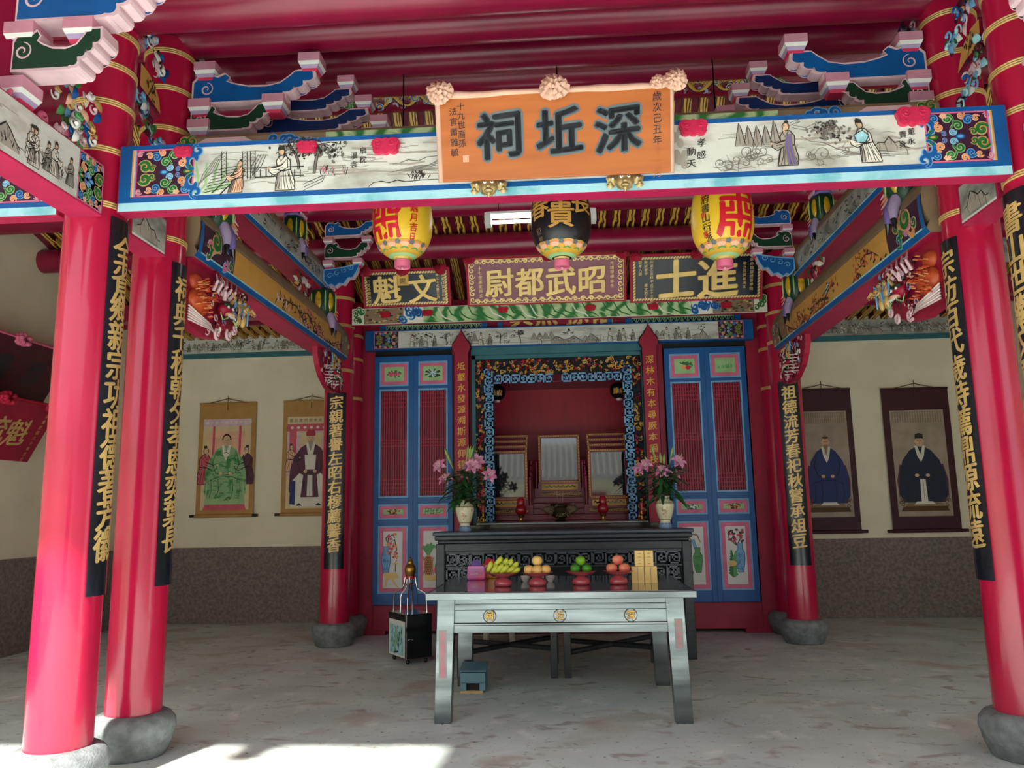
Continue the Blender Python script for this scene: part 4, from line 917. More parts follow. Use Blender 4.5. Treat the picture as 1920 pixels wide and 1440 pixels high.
    FL = (((263, 55), (302, 140), 'over', 0), ((253, 190), (292, 270), 'under', 0), ((363, 110), (400, 187), 'over', 1), ((352, 240), (388, 268), 'under', 1)) if sg > 0 else (((1785, 2), (1835, 62), 'over', 0), ((1804, 100), (1852, 200), 'under', 0), ((1686, 48), (1716, 124), 'over', 1), ((1713, 172), (1745, 204), 'under', 1))
    Xf = X+sg*.05; fn = faceR(Xf) if sg > 0 else faceL(Xf); S = lambda q: (q[0]*sg, q[1])
    for px, yc in FANS:
        pts = [S(PXX(a, b, Xf)) for a, b in px]; cu = sum(p[0] for p in pts)/len(pts); cv = sum(p[1] for p in pts)/len(pts)
        t = thing('fan_board', 'gold lens-shaped board painted with a plant, %s %s front column%s' % (yc, w, 's' if 'two' in yc else ''), 'board', (Xf, abs(cu), cv-.1))
        m = MB(); m.slab(fn, [(u, v-.035) for u, v in pts], -.1, .0, 'redbeam'); m.slab(fn, pts, -.08, .01, 'redbeam', 'ochre'); m.build('fan_panel', t)
        c = CV(fn, base=.012); random.seed(4)
        for q in range(22): p = (cu+rr(-.06, .06), cv+rr(-.11, .09)); a = rr(0, 6); c.stroke([p, (p[0]+.02*cos(a), p[1]+.025*sin(a))], .014, 'ink', 1)
        c.stroke([(cu-.05, cv-.1), (cu, cv), (cu+.04, cv+.08)], .008, 'ink', 1); c.build('plant_painting', t)
    for (a, b), (a2, b2), part, wh in FL:
        q = [S(PXX(*p, Xf)) for p in ((a, b), (a2, b2), (a, b2), (a2, b))]; u0, u1 = min(p[0] for p in q), max(p[0] for p in q); v0, v1 = min(p[1] for p in q)+.0, max(p[1] for p in q)
        m = MB(); random.seed(int(a)); du, dv = u1-u0, v1-v0
        for k in range(34):
            tt = random.random(); uu = u0+du*min(1, max(0, (tt if sg > 0 else 1-tt)+rr(-.12, .12))); vv = v1-dv*(.18+.64*tt)+rr(-.13, .13)*dv*.7; kk = random.choice(('bluelight', 'blue', 'white', 'pinkpale', 'green', 'maroon', 'skyblue', 'maroon', 'bluedark'))
            if k % 3: curl3(m, fn, uu, vv, rr(-.02, .05), .04, rr(0, 6), rr(.8, 1.3), .009, kk, .02)
            else: leaf3(m, fn, uu, vv, rr(-.02, .04), .10, .03, rr(0, 6), kk, .25)
        tag(m.build('carved_flowers'), 'carved blue and white flowers %s the gold board %s %s front column%s' % (part, ('between the two', 'behind the second')[wh], w, '' if wh else 's'), 'carving')
# carved corbels
corbel('lion', 'carved red lion corbel on the rear left column under the ochre beam', -2.74, 1, 9.5, 3.40, .95, .43, 'lion corbels', 4)
corbel('lion', 'carved red lion corbel on the rear right column under the ochre beam', 2.64, -1, 9.5, 3.37, .95, .43, 'lion corbels', 5)
corbel('fish', 'carved orange dragon-fish corbel behind the second left column', -2.74, 1, 5.44, 3.40, 1.05, .52, 'dragon-fish corbels', 6)
corbel('fish', 'carved orange dragon-fish corbel behind the right column', 2.64, -1, 5.44, 3.37, 1.05, .52, 'dragon-fish corbels', 7)

# ---------------------------------------------------------------- bracket sets
def mirror(x0, y): return lambda u, v, h: (x0-u, y+h, v)
def right_(x0, y): return lambda u, v, h: (x0+u, y-h, v)
G = 'bracket sets with blue and green arms'
ROWS_B = lambda z: [(0, z+.21, .92, .27, 'blue', [(.10, z+.43), (.88, z+.46), (.07, z+.14), (.62, z+.15)]), (0, z, .60, .23, 'greendark', [(.07, z-.02)])]
for w, f, x0 in (('left', right_, -2.66), ('right', mirror, 2.58)):
    z = 4.26 if w == 'left' else 4.2
    bracket_set('large blue and green bracket set over the green beam at %s, front one' % w, f(x0, 5.3), (x0, 5.3, z-.1), ROWS_B(z), G, .10, .16)
    bracket_set('dark blue bracket arms stepping out behind the front %s bracket set' % w, f(x0, 5.62), (x0, 5.62, z), [(.35, z+.30, .75, .20, 'bluedark', [(1.06, z+.49), (.5, z+.47)]), (.35, z+.13, .88, .20, 'bluedark', [(1.2, z+.32)]), (.35, z-.03, 1.0, .20, 'bluedark', [(1.32, z+.15)])], G, .10, .13)
    z2 = 4.29 if w == 'left' else 4.23; x2 = -2.64 if w == 'left' else 2.54
    bracket_set('bracket set in front of the rear %s column, blue arm over green arm' % w, f(x2, 8.5), (x2, 8.5, z2), [(.0, z2+.33, .56, .19, 'blue', [(.04, z2+.25), (.48, z2+.25)]), (.0, z2+.07, .50, .21, 'greendark', [(.04, z2-.02), (.38, z2-.01)])], G, .08, .11)
    m = MB(); g = f(x2-.05 if w == 'left' else x2+.05, 8.5); z3 = z2-.02; P = [(.05, z3-.02), (.05, z3-.14), (.1, z3-.2), (.14, z3-.19), (.18, z3-.22), (.23, z3-.18), (.28, z3-.19), (.33, z3-.12), (.38, z3-.12), (.43, z3-.04), (.45, z3+.04), (.25, z3+.0)]
    m.slab(g, P, -.045, .045, 'pinkpale', 'blue'); c = CV(g if w == 'left' else (lambda u, v, h, g=g: g(u, v, -h)), m, .0465)
    if w != 'left': c.poly(P, 'blue', 0)
    c.stroke(P, .016, 'bluelight', 1, closed=True)
    for i in range(4): c.curl(.12+.08*i, z3-.09+.03*i, .035, i, 1.2, 'bluelight', .01, 1)
    tag(m.build('cloud_bracket'), 'small blue cloud bracket under the rear %s bracket set' % w, 'bracket', 'blue cloud brackets')
    # bracket over the near beam, arms reaching into the picture
    sg = 1 if w == 'left' else -1; X = -2.83 if sg > 0 else 2.74; Yn = 3.66
    q = lambda px, py: PX(px, py, Yn)
    if sg > 0:
        xr = q(45, 50)[0]; zb_, zg = q(85, 57)[1], q(60, 148)[1]; L1, L2 = q(298, 0)[0]-xr, q(205, 100)[0]-xr
    else: xr = 2.62; zb_, zg, L1, L2 = 4.02, 3.78, .5, .36
    bracket_set('big blue and green bracket set at the top %s corner of the picture' % w, f(xr, Yn), (xr, Yn, zg-.2), [(.0, zb_-.03, L1, .30, 'blue', [(.03, zb_-.13), (.29*L1/.61, zb_-.12)]), (.0, zg-.03, L2, .26, 'greendark', [(.0, zg-.16)])], G, .14, .16)
    m = MB(); m.box(min(xr-.5*sg, xr), max(xr-.5*sg, xr), Yn-.068, Yn+.1, 3.62, 4.5, 'redbeam'); tag(m.build('dwarf_post', bev=.01), 'short red post on the near %s beam carrying the corner bracket set' % w, 'post')
    m = MB(); random.seed(15); f2 = faceR(X+.06) if sg > 0 else faceL(X-.06)
    for q in range(60):
        u = (rr(3.98, 4.26)) * sg; v = rr(3.64, 4.0); kk = random.choice(('bluelight', 'blue', 'pinkpale', 'gold', 'greenmid', 'green', 'peach', 'white'))
        if q % 3: curl3(m, f2, u, v, rr(-.05, .05), .032, rr(0, 6), 1.2, .009, kk, .02)
        else: leaf3(m, f2, u, v, rr(-.05, .05), .1, .028, rr(0, 6), kk, .25)
    tag(m.build('carved_flowers'), 'carved blue, green and gold flower spray on the nearest %s column above the near beam' % w, 'carving')

# ================================================================ REAR BEAMS AND PLAQUES
YP = 9.52
zb, zt = PX(960, 601, YP)[1], PX(960, 572, YP)[1]
t = thing('painted_beam', 'green wave-painted beam under the three rear plaques', 'beam', (0, 9.65, zb)); m = MB(); m.box(-2.61, 2.51, YP, YP+.06, zb, zt+.02, 'redmatte'); m.build('beam_body', t); c = CV(front(YP), base=.0004); c.rect(-2.6, zb+.004, 2.5, zt+.016, 'offwhite', 0); c.build('white_ground', t)
c = CV(front(YP)); c.rect(-1.7, zb+.01, 1.6, zt+.01, 'greenwash', 0); c.rect(-2.45, zb+.01, -1.95, zt+.01, 'ochrebrown', 0); c.rect(1.85, zb+.01, 2.35, zt+.01, 'ochrebrown', 0)
random.seed(9)
for i in range(26):
    u = -1.65+3.2*i/25; c.stroke([(u, zt), (u+.05, zb+.1), (u+.12+rr(-.05, .05), zb+.06), (u+.2, zb+.02)], .018, random.choice(('green', 'offwhite', 'greenlight', 'green')), 1)
for sg in (-1, 1):
    for i in range(12): c.curl(sg*rr(1.68, 1.95)-.05, rr(zb+.03, zt), .045, rr(0, 6), 1.2, 'blue', .02, 1, 'bluelight')
    for i in range(8): c.curl(sg*rr(2.42, 2.52)-.05, rr(zb+.03, zt), .035, rr(0, 6), -1.2, 'green', .02, 1, 'offwhite')
    for i in range(50): c.oval(sg*rr(1.92, 2.38)-.05, rr(zb+.03, zt), .02, .012, random.choice(('gold', 'greendark', 'stem')), 1, n=6)
c.build('wave_painting', t)
for i, (px, py) in enumerate(((722, 589), (801, 586), (943, 580), (1107, 576), (1225, 574), (1362, 571))):
    x, z = PX(px, py, YP-.03); cloud_stud('small dark red cloud ornament %s on the green wave beam' % ('first from left', 'second from left', 'third from left', 'third from right', 'second from right', 'rightmost')[i], x, YP-.002, z, .13, 'dark red cloud ornaments under the rear plaques', 'redbright')
def rear_plaque(label, px0, px1, pyb, pyt, face, border, main, small, bow):
    x0, z0 = PX(px0, pyb, 9.48); x1 = PX(px1, pyb, 9.48)[0]; z1 = PX((px0+px1)/2, pyt, 9.3)[1]
    H_ = z1-z0; ln = .38; fn = tilt(9.44, z0, ln); Hh = H_/cos(ln)
    # keep the tilted height measured along the board
    t = thing('name_plaque', label, 'plaque', ((x0+x1)/2, 9.48, z0)); m = MB(); m.obox(fn, x0-.03, x1+.03, z0-.02, z0+Hh+.03, -.05, -.012, 'redcloth'); m.build('backing_frame', t)
    m = MB(); m.obox(fn, x0, x1, z0, z0+Hh, -.012, 0, face); m.build('plaque_board', t)
    c = CV(fn); w = x1-x0
    if border == 'scroll':
        n = 9
        for e in (z0+.035, z0+Hh-.035):
            for i in range(n*2):
                u = x0+.1+(w-.2)*i/(n*2-1); c.curl(u, e, .035, 0 if i % 2 else pi, 1.2 if i % 2 else -1.2, 'paleg', .014, 1)
                c.stroke([(u-.06, e-.01), (u, e+.015), (u+.06, e-.012)], .014, 'paleg', 1)
        for e in (x0+.04, x1-.04):
            for i in range(7): c.curl(e, z0+.06+(Hh-.12)*i/6, .035, pi/2*(i % 2), 1.2 if i % 2 else -1.2, 'paleg', .014, 1)
        c.frame(x0, z0, x1, z0+Hh, .008, 'gold', 1)
    else:
        c.frame(x0+.005, z0+.005, x1-.005, z0+Hh-.005, .028, 'ochrebrown', 1)
        for a, b, ho in ((x0, x1, 1), (z0, z0+Hh, 0)):
            k = int((b-a)/.034)
            for i in range(k):
                q = a+.017+(b-a-.034)*i/(k-1)
                for e in (0, 1):
                    if ho: v = z0+.019 if e == 0 else z0+Hh-.019; c.stroke([(q-.012, v-.012), (q+.012, v+.012)], .015, 'paleg', 2, False)
                    else: v = x0+.019 if e == 0 else x1-.019; c.stroke([(v-.012, q-.012), (v+.012, q+.012)], .015, 'paleg', 2, False)
    bd = c.build('gilt_border', t)
    c = CV(fn)
    for ch, u, s in main: c.text(ch, x0+u*w, z0+Hh*.47, s, 'paleg', 1, .022, ext=.010, slant=.06)
    c.build('raised_lettering', t)
    c = CV(fn)
    for tx, u, v, s in small: c.text(tx, x0+u*w, z0+v*Hh, s, 'paleg', 1, .0, s*1.1, True)
    if main[0][0] == '魁':
        u, v = x0+.465*w, z0+Hh*.82; c.rect(u-.075, v-.1, u+.075, v+.1, 'goldpaint', 1); c.text('御賜', u, v+.045, .08, 'black', 2, .0, .09, True)
    c.build('small_lettering', t)
    m = MB()
    for i, u in enumerate(bow):
        x, y, z = fn(x0+u*w, z0+Hh+.01, .02); rosette(m, (x, y, z), .075, 'redcloth', 12, i+3); m.build('cloth_rosette', t); m = MB()
    m.tube([fn(x0-.03, z0+Hh+.02, 0), fn(x1+.03, z0+Hh+.02, 0)], .02, 'redcloth', 8); m.build('cloth_edging', t)
rear_plaque('small navy rear plaque at left with gold letters 魁文', 688, 842, 576, 509, 'navyplaque', 'rope', [('魁', .27, .36), ('文', .70, .36)], [('嘉慶戊寅恩科舉人', .95, .86, .045), ('十六世孫蕭啓賢立', .05, .86, .045), ('鄉試中式第三名', .88, .86, .04)], (.03, .48, .93))
rear_plaque('rose-coloured rear plaque in the middle with gold letters 尉都武昭', 882, 1170, 573, 485, 'rose', 'scroll', [('尉', .20, .36), ('都', .395, .36), ('武', .595, .38), ('昭', .795, .36)], [('十七世蕭定邦立', .075, .8, .05), ('光緒甲申年冬', .925, .82, .05)], (.01, .52, .99))
rear_plaque('navy rear plaque at right with large gold letters 士進', 1186, 1424, 567, 481, 'navyplaque', 'rope', [('士', .34, .50), ('進', .665, .50)], [('同治乙丑科中式三十三名', .15, .88, .042), ('殿試登甲  蕭文烈立', .105, .88, .042), ('朝考入選', .06, .88, .042), ('欽命福建提督學院', .93, .86, .045), ('地方官賀敬送立', .875, .78, .042)], (.02, .5))

# ================================================================ LINTEL, LATTICES, DOORS
YL = 10.34
def Z(px, py, Y=YL): return PX(px, py, Y)
for nm, a, b, lb in (('left', -2.44, -.98, 'left'), ('right', .86, 2.36, 'right')):
    z0, z1 = 3.975, 4.2; t = thing('lattice_panel', 'blue framed green lattice transom above the %s door pair' % lb, 'panel', ((a+b)/2, YL+.02, z0))
    m = MB(); m.box(a, b, YL, YL+.08, z0-.06, z0, 'blue'); m.box(a, b, YL, YL+.08, z1, z1+.05, 'blue'); m.box(a, a+.08, YL, YL+.08, z0, z1, 'blue'); m.box(b-.08, b, YL, YL+.08, z0, z1, 'blue'); m.box(a+.08, b-.08, YL+.06, YL+.08, z0, z1, 'bluedark'); m.build('frame', t)
    m = MB(); fn = front(YL+.05); n = 18; w = (b-a-.16)/n
    for i in range(n+1):
        u = a+.08+w*i; m.obox(fn, u-.006, u+.006, z0, z1, 0, .02, 'greenlight')
        if i < n:
            for v in (z0+.075, z0+.15): m.obox(fn, u, u+w, v-.005, v+.005, 0, .018, 'greenlight')
            m.tube([fn(u, z0, .01), fn(u+w/2, z0+.07, .01), fn(u+w, z0, .01)], .006, 'greenlight', 5)
    m.build('lattice', t)
t = thing('name_plaque', 'red name board half hidden behind the green wave beam, gold letters only partly seen', 'plaque', (-.06, YL, 3.93)); m = MB()
m.box(-.84, .68, YL-.01, YL+.07, 3.90, 3.96, 'blue'); m.box(-.84, -.78, YL-.01, YL+.07, 3.96, 4.36, 'blue'); m.box(.62, .68, YL-.01, YL+.07, 3.96, 4.36, 'blue'); m.build('frame', t)
m = MB(); m.box(-.78, .62, YL+.02, YL+.06, 3.96, 4.36, 'redmatte'); m.build('board', t)
c = CV(front(YL+.02))
for i, ch in enumerate('典照孫佑'): c.text(ch, -.52+.33*i+(.08 if i > 1 else 0), 4.13, .32, 'paleg', 1, .03)
c.build('lettering', t)
z0, z1 = 3.70, 3.965
t = thing('painted_beam', 'white ink-painted lintel with scroll ends over the shrine and doors', 'beam', (-.06, YL-.05, z0)); m = MB(); m.box(-2.62, 2.5, YL-.06, YL+.06, z0, z1, 'blue'); m.build('beam_body', t)
c = CV(front(YL-.06)); c.rect(-2.18, z0+.02, 2.06, z1-.015, 'inkwash', 0); ink_scene(c, -2.1, z0+.01, 1.98, z1-.02, 17, 21); c.build('ink_painting', t)
for e, o in (((-2.5, -2.17), -1), ((2.05, 2.38), 1)): c = CV(front(YL-.06)); curls_panel(c, e[0], z0+.015, e[1], z1-.01, o); c.build('scroll_ornament', t)
m = MB(); m.box(-1.2, 1.09, YL-.03, YL+.1, 3.60, 3.70, 'teal'); tag(m.build('lintel_moulding'), 'dark teal moulding right above the carved shrine frame', 'moulding')
for w, xa, tx, px0 in (('left', (-1.44, -1.20), '坵壑水發源溯斯源仰德', 867), ('right', (1.02, 1.26), '深林木有本尋厥本固枝', 1228)):
    a, b = xa; mid = (a+b)/2; t = thing('couplet_board', 'red pointed couplet board at %s of the shrine, gold letters starting %s' % (w, tx[:3]), 'couplet board', (mid, YL-.1, 1.3)); fn = front(YL-.11)
    ol = [(a+.03, 1.31), (b-.03, 1.31), (b-.03, 3.62), (b, 3.68), (b-.01, 3.74), (b-.06, 3.80), (mid+.02, 3.88), (mid, 3.93), (mid-.02, 3.88), (a+.06, 3.80), (a+.01, 3.74), (a, 3.68), (a+.03, 3.62)]
    m = MB(); m.slab(fn, [(mid+(u-mid)*1.1, v+(.015 if v > 3.7 else 0)) for u, v in ol], -.04, -.001, 'void'); m.slab(fn, ol, -.03, .02, 'redmatte'); m.build('board', t)
    c = CV(fn, base=.022); za, zb_ = (PX(867, 687, YL-.12)[1], PX(867, 850, YL-.12)[1]) if w == 'left' else (PX(1222, 674, YL-.12)[1], PX(1230, 840, YL-.12)[1])
    c.text(tx, mid, za, .112, 'goldpaint', 1, .014, (za-zb_)/8, True); c.build('lettering', t)
# doors
def flower(c, u, v, s, kind):
    random.seed(int(u*100))
    if kind == 'peony':
        for i in range(14): a = rr(0, 6); c.stroke([(u, v), (u+s*.9*cos(a), v+s*.5*sin(a))], s*.16, 'leaf', 1)
        for x, q in ((-.35, .42), (.4, .3)):
            for i in range(7): c.oval(u+s*x+s*q*.55*cos(i*.9), v+s*q*.45*sin(i*.9), s*.17, s*.13, 'hotpink' if i % 2 else 'pinkdeep', 2)
    elif kind == 'mum':
        for i in range(16): a = rr(0, 6); c.stroke([(u, v), (u+s*cos(a), v+s*.55*sin(a))], s*.17, 'greendark', 1)
        for i in range(14): a = i*.45; c.stroke([(u, v), (u+s*.5*cos(a), v+s*.4*sin(a))], s*.08, 'bluelight' if i % 2 else 'offwhite', 2)
    elif kind == 'fruit':
        for i in range(6): a = -.6+i*.55; c.stroke([(u-.3*s, v+.3*s), (u+s*cos(a), v+.45*s*sin(a)+.1*s)], s*.16, 'leaf', 1)
        c.oval(u-.05*s, v-.12*s, s*.3, s*.27, 'orange', 2); c.oval(u+.4*s, v-.2*s, s*.28, s*.25, 'lanternred', 2)
    elif kind == 'bamboo':
        for i in range(5): x = u-s+i*.35*s; c.stroke([(x, v-.4*s), (x+.1*s, v+.4*s)], s*.07, 'leaf', 1, False)
        for i in range(22): a = rr(-1, 1); p = (u+rr(-s, s), v+rr(-.3, .4)*s); c.stroke([p, (p[0]+.4*s*cos(a), p[1]+.2*s*sin(a))], s*.07, 'leaf', 2)
    elif kind == 'grass':
        for i in range(22): p = (u+rr(-s, s), v-.4*s); c.stroke([p, (p[0]+rr(-.1, .1)*s, v+rr(-.2, .3)*s)], s*.06, 'greenmid', 1)
        for i in range(6): c.oval(u+rr(-.8, .5)*s, v+rr(0, .3)*s, s*.16, s*.1, 'greenlight', 2)
    else:
        for i in range(13): a = rr(.2, 2.9); c.stroke([(u+rr(-.6, .6)*s, v-.3*s), (u+s*.9*cos(a), v+.35*s*sin(a))], s*.12, 'greendark' if kind == 'lily' else 'stem', 1)
        for i in range(8): c.oval(u+rr(-.7, .7)*s, v+rr(-.15, .25)*s, s*.14, s*.1, {'lily': 'white', 'plum': 'orange', 'yellow': 'gold'}.get(kind, 'gold'), 2, n=8)
def vase_art(c, u0, v0, u1, v1, kind):
    w, h = u1-u0, v1-v0; X = lambda a: u0+w*a; V = lambda b: v0+h*b; random.seed(len(kind)*7)
    def vs(cx, b, ww, hh, k, o):
        P = [(-.28, 0), (-.5, .45), (-.48, .68), (-.25, .82), (-.3, 1), (.3, 1), (.25, .82), (.48, .68), (.5, .45), (.28, 0)]; P = [(X(cx+x*ww), V(b+y*hh)) for x, y in P]; c.poly(P, k, 1); c.stroke(P, .008, o, 2, closed=True)
        for i in range(7): c.curl(X(cx+rr(-.3, .3)*ww), V(b+rr(.1, .7)*hh), .025, rr(0, 6), 1.2, o, .006, 2)
    if kind == 'bluevase':
        for br in (((.2, .75), (.25, .92), (.5, .97), (.6, .9)), ((.25, .8), (.6, .88), (.72, .7), (.62, .58), (.75, .52)), ((.2, .8), (.1, .9), (.3, .98))): c.stroke([(X(a), V(b)) for a, b in br], .016, 'stem', 1)
        for i in range(26): t = random.random(); c.oval(X(.2+.6*rr(0, 1)), V(.55+.43*rr(0, 1)), .018, .018, 'orange' if i % 2 else 'hotpink', 2, n=7)
        vs(.12, .25, .5, .5, 'bluelight', 'blue'); c.poly([(X(a), V(b)) for a, b in ((0, .22), (.0, .27), (.7, .26), (.85, .2), (.8, .16), (.55, .15), (.7, .05), (.88, 0), (.75, .0), (.5, .1), (.4, .16), (.2, .12), (.15, .0), (.06, .0), (.08, .16))], 'gold', 3)
        c.stroke([(X(.66), V(.28)), (X(.66), V(.42))], .012, 'ochrebrown', 2, False); c.oval(X(.66), V(.43), w*.16, h*.015, 'gold', 3); c.stroke([(X(.68), V(.45)), (X(.72), V(.5))], .014, 'hotpink', 2)
    elif kind == 'pineapple':
        for a in (-1.2, -.7, -.3, .2, .6, 1.0): c.stroke([(X(.25), V(.58)), (X(.25+.25*a), V(.74)), (X(.25+.42*a+.1), V(.72+.1*(1-abs(a))))], .04, 'greenmid', 1)
        c.oval(X(.25), V(.38), w*.27, h*.21, 'orange', 2); 
        for i in range(-3, 4):
            for s in (-1, 1): c.stroke([(X(.25+.06*i-.12*s), V(.22)), (X(.25+.06*i+.12*s), V(.55))], .005, 'stem', 3, False)
        c.stroke([(X(.6), V(.3)), (X(.75), V(.5)), (X(.8), V(.66))], .03, 'greenmid', 1); c.oval(X(.72), V(.3), w*.2, h*.07, 'pinkdeep', 2); c.poly([(X(a), V(b)) for a, b in ((.05, .12), (.0, .22), (.95, .2), (.9, .1))], 'gold', 3)
    elif kind == 'greenvase':
        c.stroke([(X(.5), V(.7)), (X(.25), V(.85)), (X(.1), V(.8)), (X(.3), V(.9)), (X(.7), V(.88)), (X(.85), V(.75))], .022, 'ochrebrown', 1)
        for a in (.45, .55): c.stroke([(X(a+.1), V(.62)), (X(a-.05), V(.8))], .018, 'bluelight', 1, False)
        vs(.68, .2, .5, .45, 'greenmid', 'green'); c.oval(X(.35), V(.2), w*.08, h*.03, 'ochrebrown', 2)
    else:
        for x in (.15, .4, .75): c.stroke([(X(.55), V(.68)), (X(x), V(.8)), (X(x-.05), V(.97))], .016, 'stem', 1)
        for i in range(26): c.oval(X(rr(.08, .9)), V(rr(.74, .98)), .018, .015, 'hotpink' if i % 2 else 'maroon', 2, n=7)
        vs(.7, .2, .48, .52, 'bluelight', 'blue')
        for i in range(9): a = .1+.05*i; c.stroke([(X(.3), V(.12+.04*i)), (X(.05+.02*i), V(.2+.05*i))], .03, 'green', 2); c.stroke([(X(.3), V(.12+.04*i)), (X(.5), V(.18+.05*i))], .03, 'greenmid', 2)
        c.oval(X(.25), V(.36), w*.24, h*.05, 'gold', 3)
DOORS = ((-2.51, -1.985, 'peony', 'yellow', 'bluevase', 'outer left'), (-1.985, -1.46, 'mum', 'bamboo', 'pineapple', 'inner left'), (1.345, 1.87, 'fruit', 'lily', 'greenvase', 'inner right'), (1.87, 2.395, 'grass', 'plum', 'coralvase', 'outer right'))
for i, (a, b, f1, f2, f3, w) in enumerate(DOORS):
    t = bpy.data.objects.new('door_%d' % (i+1), None); COL.objects.link(t); t.location = ((a+b)/2, YW-.02, .38); WL[t.name] = Vector(t.location); struct(t, '%s blue door leaf with red slat lattice and a painted %s panel' % (w, f3)); fn = front(YW-.05)
    ia, ib = a+.065, b-.065; rows = ((3.22, 3.55), (1.74, 3.18), (1.46, 1.66), (.52, 1.38))
    m = MB(); m.obox(fn, a, ia, .38, 3.63, -.05, 0, 'blue'); m.obox(fn, ib, b, .38, 3.63, -.05, 0, 'blue')
    for p, q in ((.38, .52), (1.38, 1.46), (1.66, 1.74), (3.18, 3.22), (3.55, 3.63)): m.obox(fn, ia, ib, p, q, -.05, 0, 'blue')
    m.build('door_frame', t, bev=.004)
    for r, (p, q) in enumerate(rows):
        m = MB(); e = .022
        for x0, x1, y0, y1 in ((ia, ib, p, p+e), (ia, ib, q-e, q), (ia, ia+e, p+e, q-e), (ib-e, ib, p+e, q-e)): m.obox(fn, x0, x1, y0, y1, -.04, -.006, 'bluelight')
        if r == 1:
            m.build('inner_trim', t)
            m = MB(); m.obox(fn, ia, ib, p, q, -.05, -.042, 'reddark'); n = 11; x0, x1, y0, y1 = ia+e, ib-e, p+e, q-e
            for j in range(n): u = x0+(x1-x0)*(j+.5)/n; m.obox(fn, u-.008, u+.008, y0, y1, -.042, -.02, 'redmatte')
            for yy in (.035, .075, .115, .155, .47, .50, .53, .845, .885, .925, .965): v = y0+(y1-y0)*yy; m.obox(fn, x0, x1, v-.007, v+.007, -.042, -.016, 'redmatte')
            m.build('slat_lattice', t)
        else:
            m.build('inner_trim', t)
            m = MB(); g = .045 if r != 3 else .05; m.obox(fn, ia+e, ib-e, p+e, q-e, -.05, -.012, 'pinkdeep'); m.obox(fn, ia+e+g, ib-e-g, p+e+g, q-e-g, -.012, -.006, 'white' if r == 3 else 'greenlight'); m.build('picture_panel', t)
            c = CV(fn, base=-.0045); u0, v0, u1, v1 = ia+e+g, p+e+g, ib-e-g, q-e-g
            if r == 3: vase_art(c, u0+.01, v0+.01, u1-.01, v1-.02, f3)
            else: flower(c, (u0+u1)/2, (v0+v1)/2, (u1-u0)*.42 if r == 0 else (u1-u0)*.4, f1 if r == 0 else f2)
            c.build('picture', t)

# ================================================================ SHRINE
fn = front(YW-.02)
t = thing('shrine_surround', 'gilt openwork frame with blue key-fret border around the shrine opening', 'frame', (-.05, YW-.04, 1.38))
xa, xb, zb0, zt0 = -1.2, 1.09, 1.38, 3.60
m = MB(); m.obox(fn, xa, xa+.05, zb0, zt0, -.06, .04, 'teal'); m.obox(fn, xb-.05, xb, zb0, zt0, -.06, .04, 'teal'); m.obox(fn, xa, xb, zt0-.05, zt0, -.06, .04, 'teal'); m.build('outer_moulding', t)
pal = ('gold', 'gold', 'goldpaint', 'redbright', 'maroon', 'goldpaint', 'bluedark', 'hotpink')
for nm, q, n in (('openwork_carving', (xa+.05, zb0, xa+.165, zt0-.06), 130), ('openwork_carving', (xb-.165, zb0, xb-.05, zt0-.06), 130), ('openwork_carving', (xa+.17, zt0-.26, xb-.17, zt0-.055), 200)):
    m = MB(); carved(m, fn, q[0], q[1], q[2], q[3], n, pal, n+int(q[0]*9), .05, .008, 'void'); m.build(nm, t)
m = MB(); s = .115
for e in (xa+.17, xb-.17-s):
    m.obox(fn, e-.005, e+s+.005, zb0, zt0-.06, -.015, -.002, 'void'); k = 0; v = zb0+.02
    while v < zt0-.2: fret3(m, fn, e+(.0 if k % 2 else .01), v, s*.86, 'bluelight', -.002, .016, 1 if k % 2 else -1, .02, k % 4); v += s*.98; k += 1
u = xa+.30; k = 0
while u < xb-.40:
    if abs(u+.11) > .08: fret3(m, fn, u, zt0-.37, s*.86, 'bluelight', -.002, .016, 1 if u < -.05 else -1, .02, k % 4)
    u += s*.98; k += 1
m.obox(fn, xa+.17, xb-.17, zt0-.375, zt0-.365, -.01, .01, 'redbeam'); m.build('key_fret', t)
for w, px, py in (('left', 932, 736), ('right', 1160, 732)):
    x, z = PX(px, py, 10.75); t = thing('small_lantern', 'small dark round lantern hanging inside the shrine at %s' % w, 'lantern', (x, 10.75, z-.12))
    m = MB(); m.lathe([(.04, -.11), (.08, -.09), (.112, -.04), (.118, .02), (.10, .07), (.06, .10), (.04, .11)], (x, 10.75, z), 'lanternblack', 20, .04, 8); b = m.build('lantern_body', t)
    c = CV(drum(x, 10.75, .117, -pi/2), base=.004, maxlen=.02); c.text('蕭府', -.045, z-.02, .085, 'ochre', 1, .02); c.build('lettering', b)
    m = MB(); m.lathe([(.035, -.14), (.04, -.11)], (x, 10.75, z), 'pinkpale', 16); m.build('lantern_mouth', t); m = MB(); m.tube([(x, 10.75, z+.11), (x, 10.75, 3.40)], .004, 'ink', 5); m.build('hanging_cord', t)
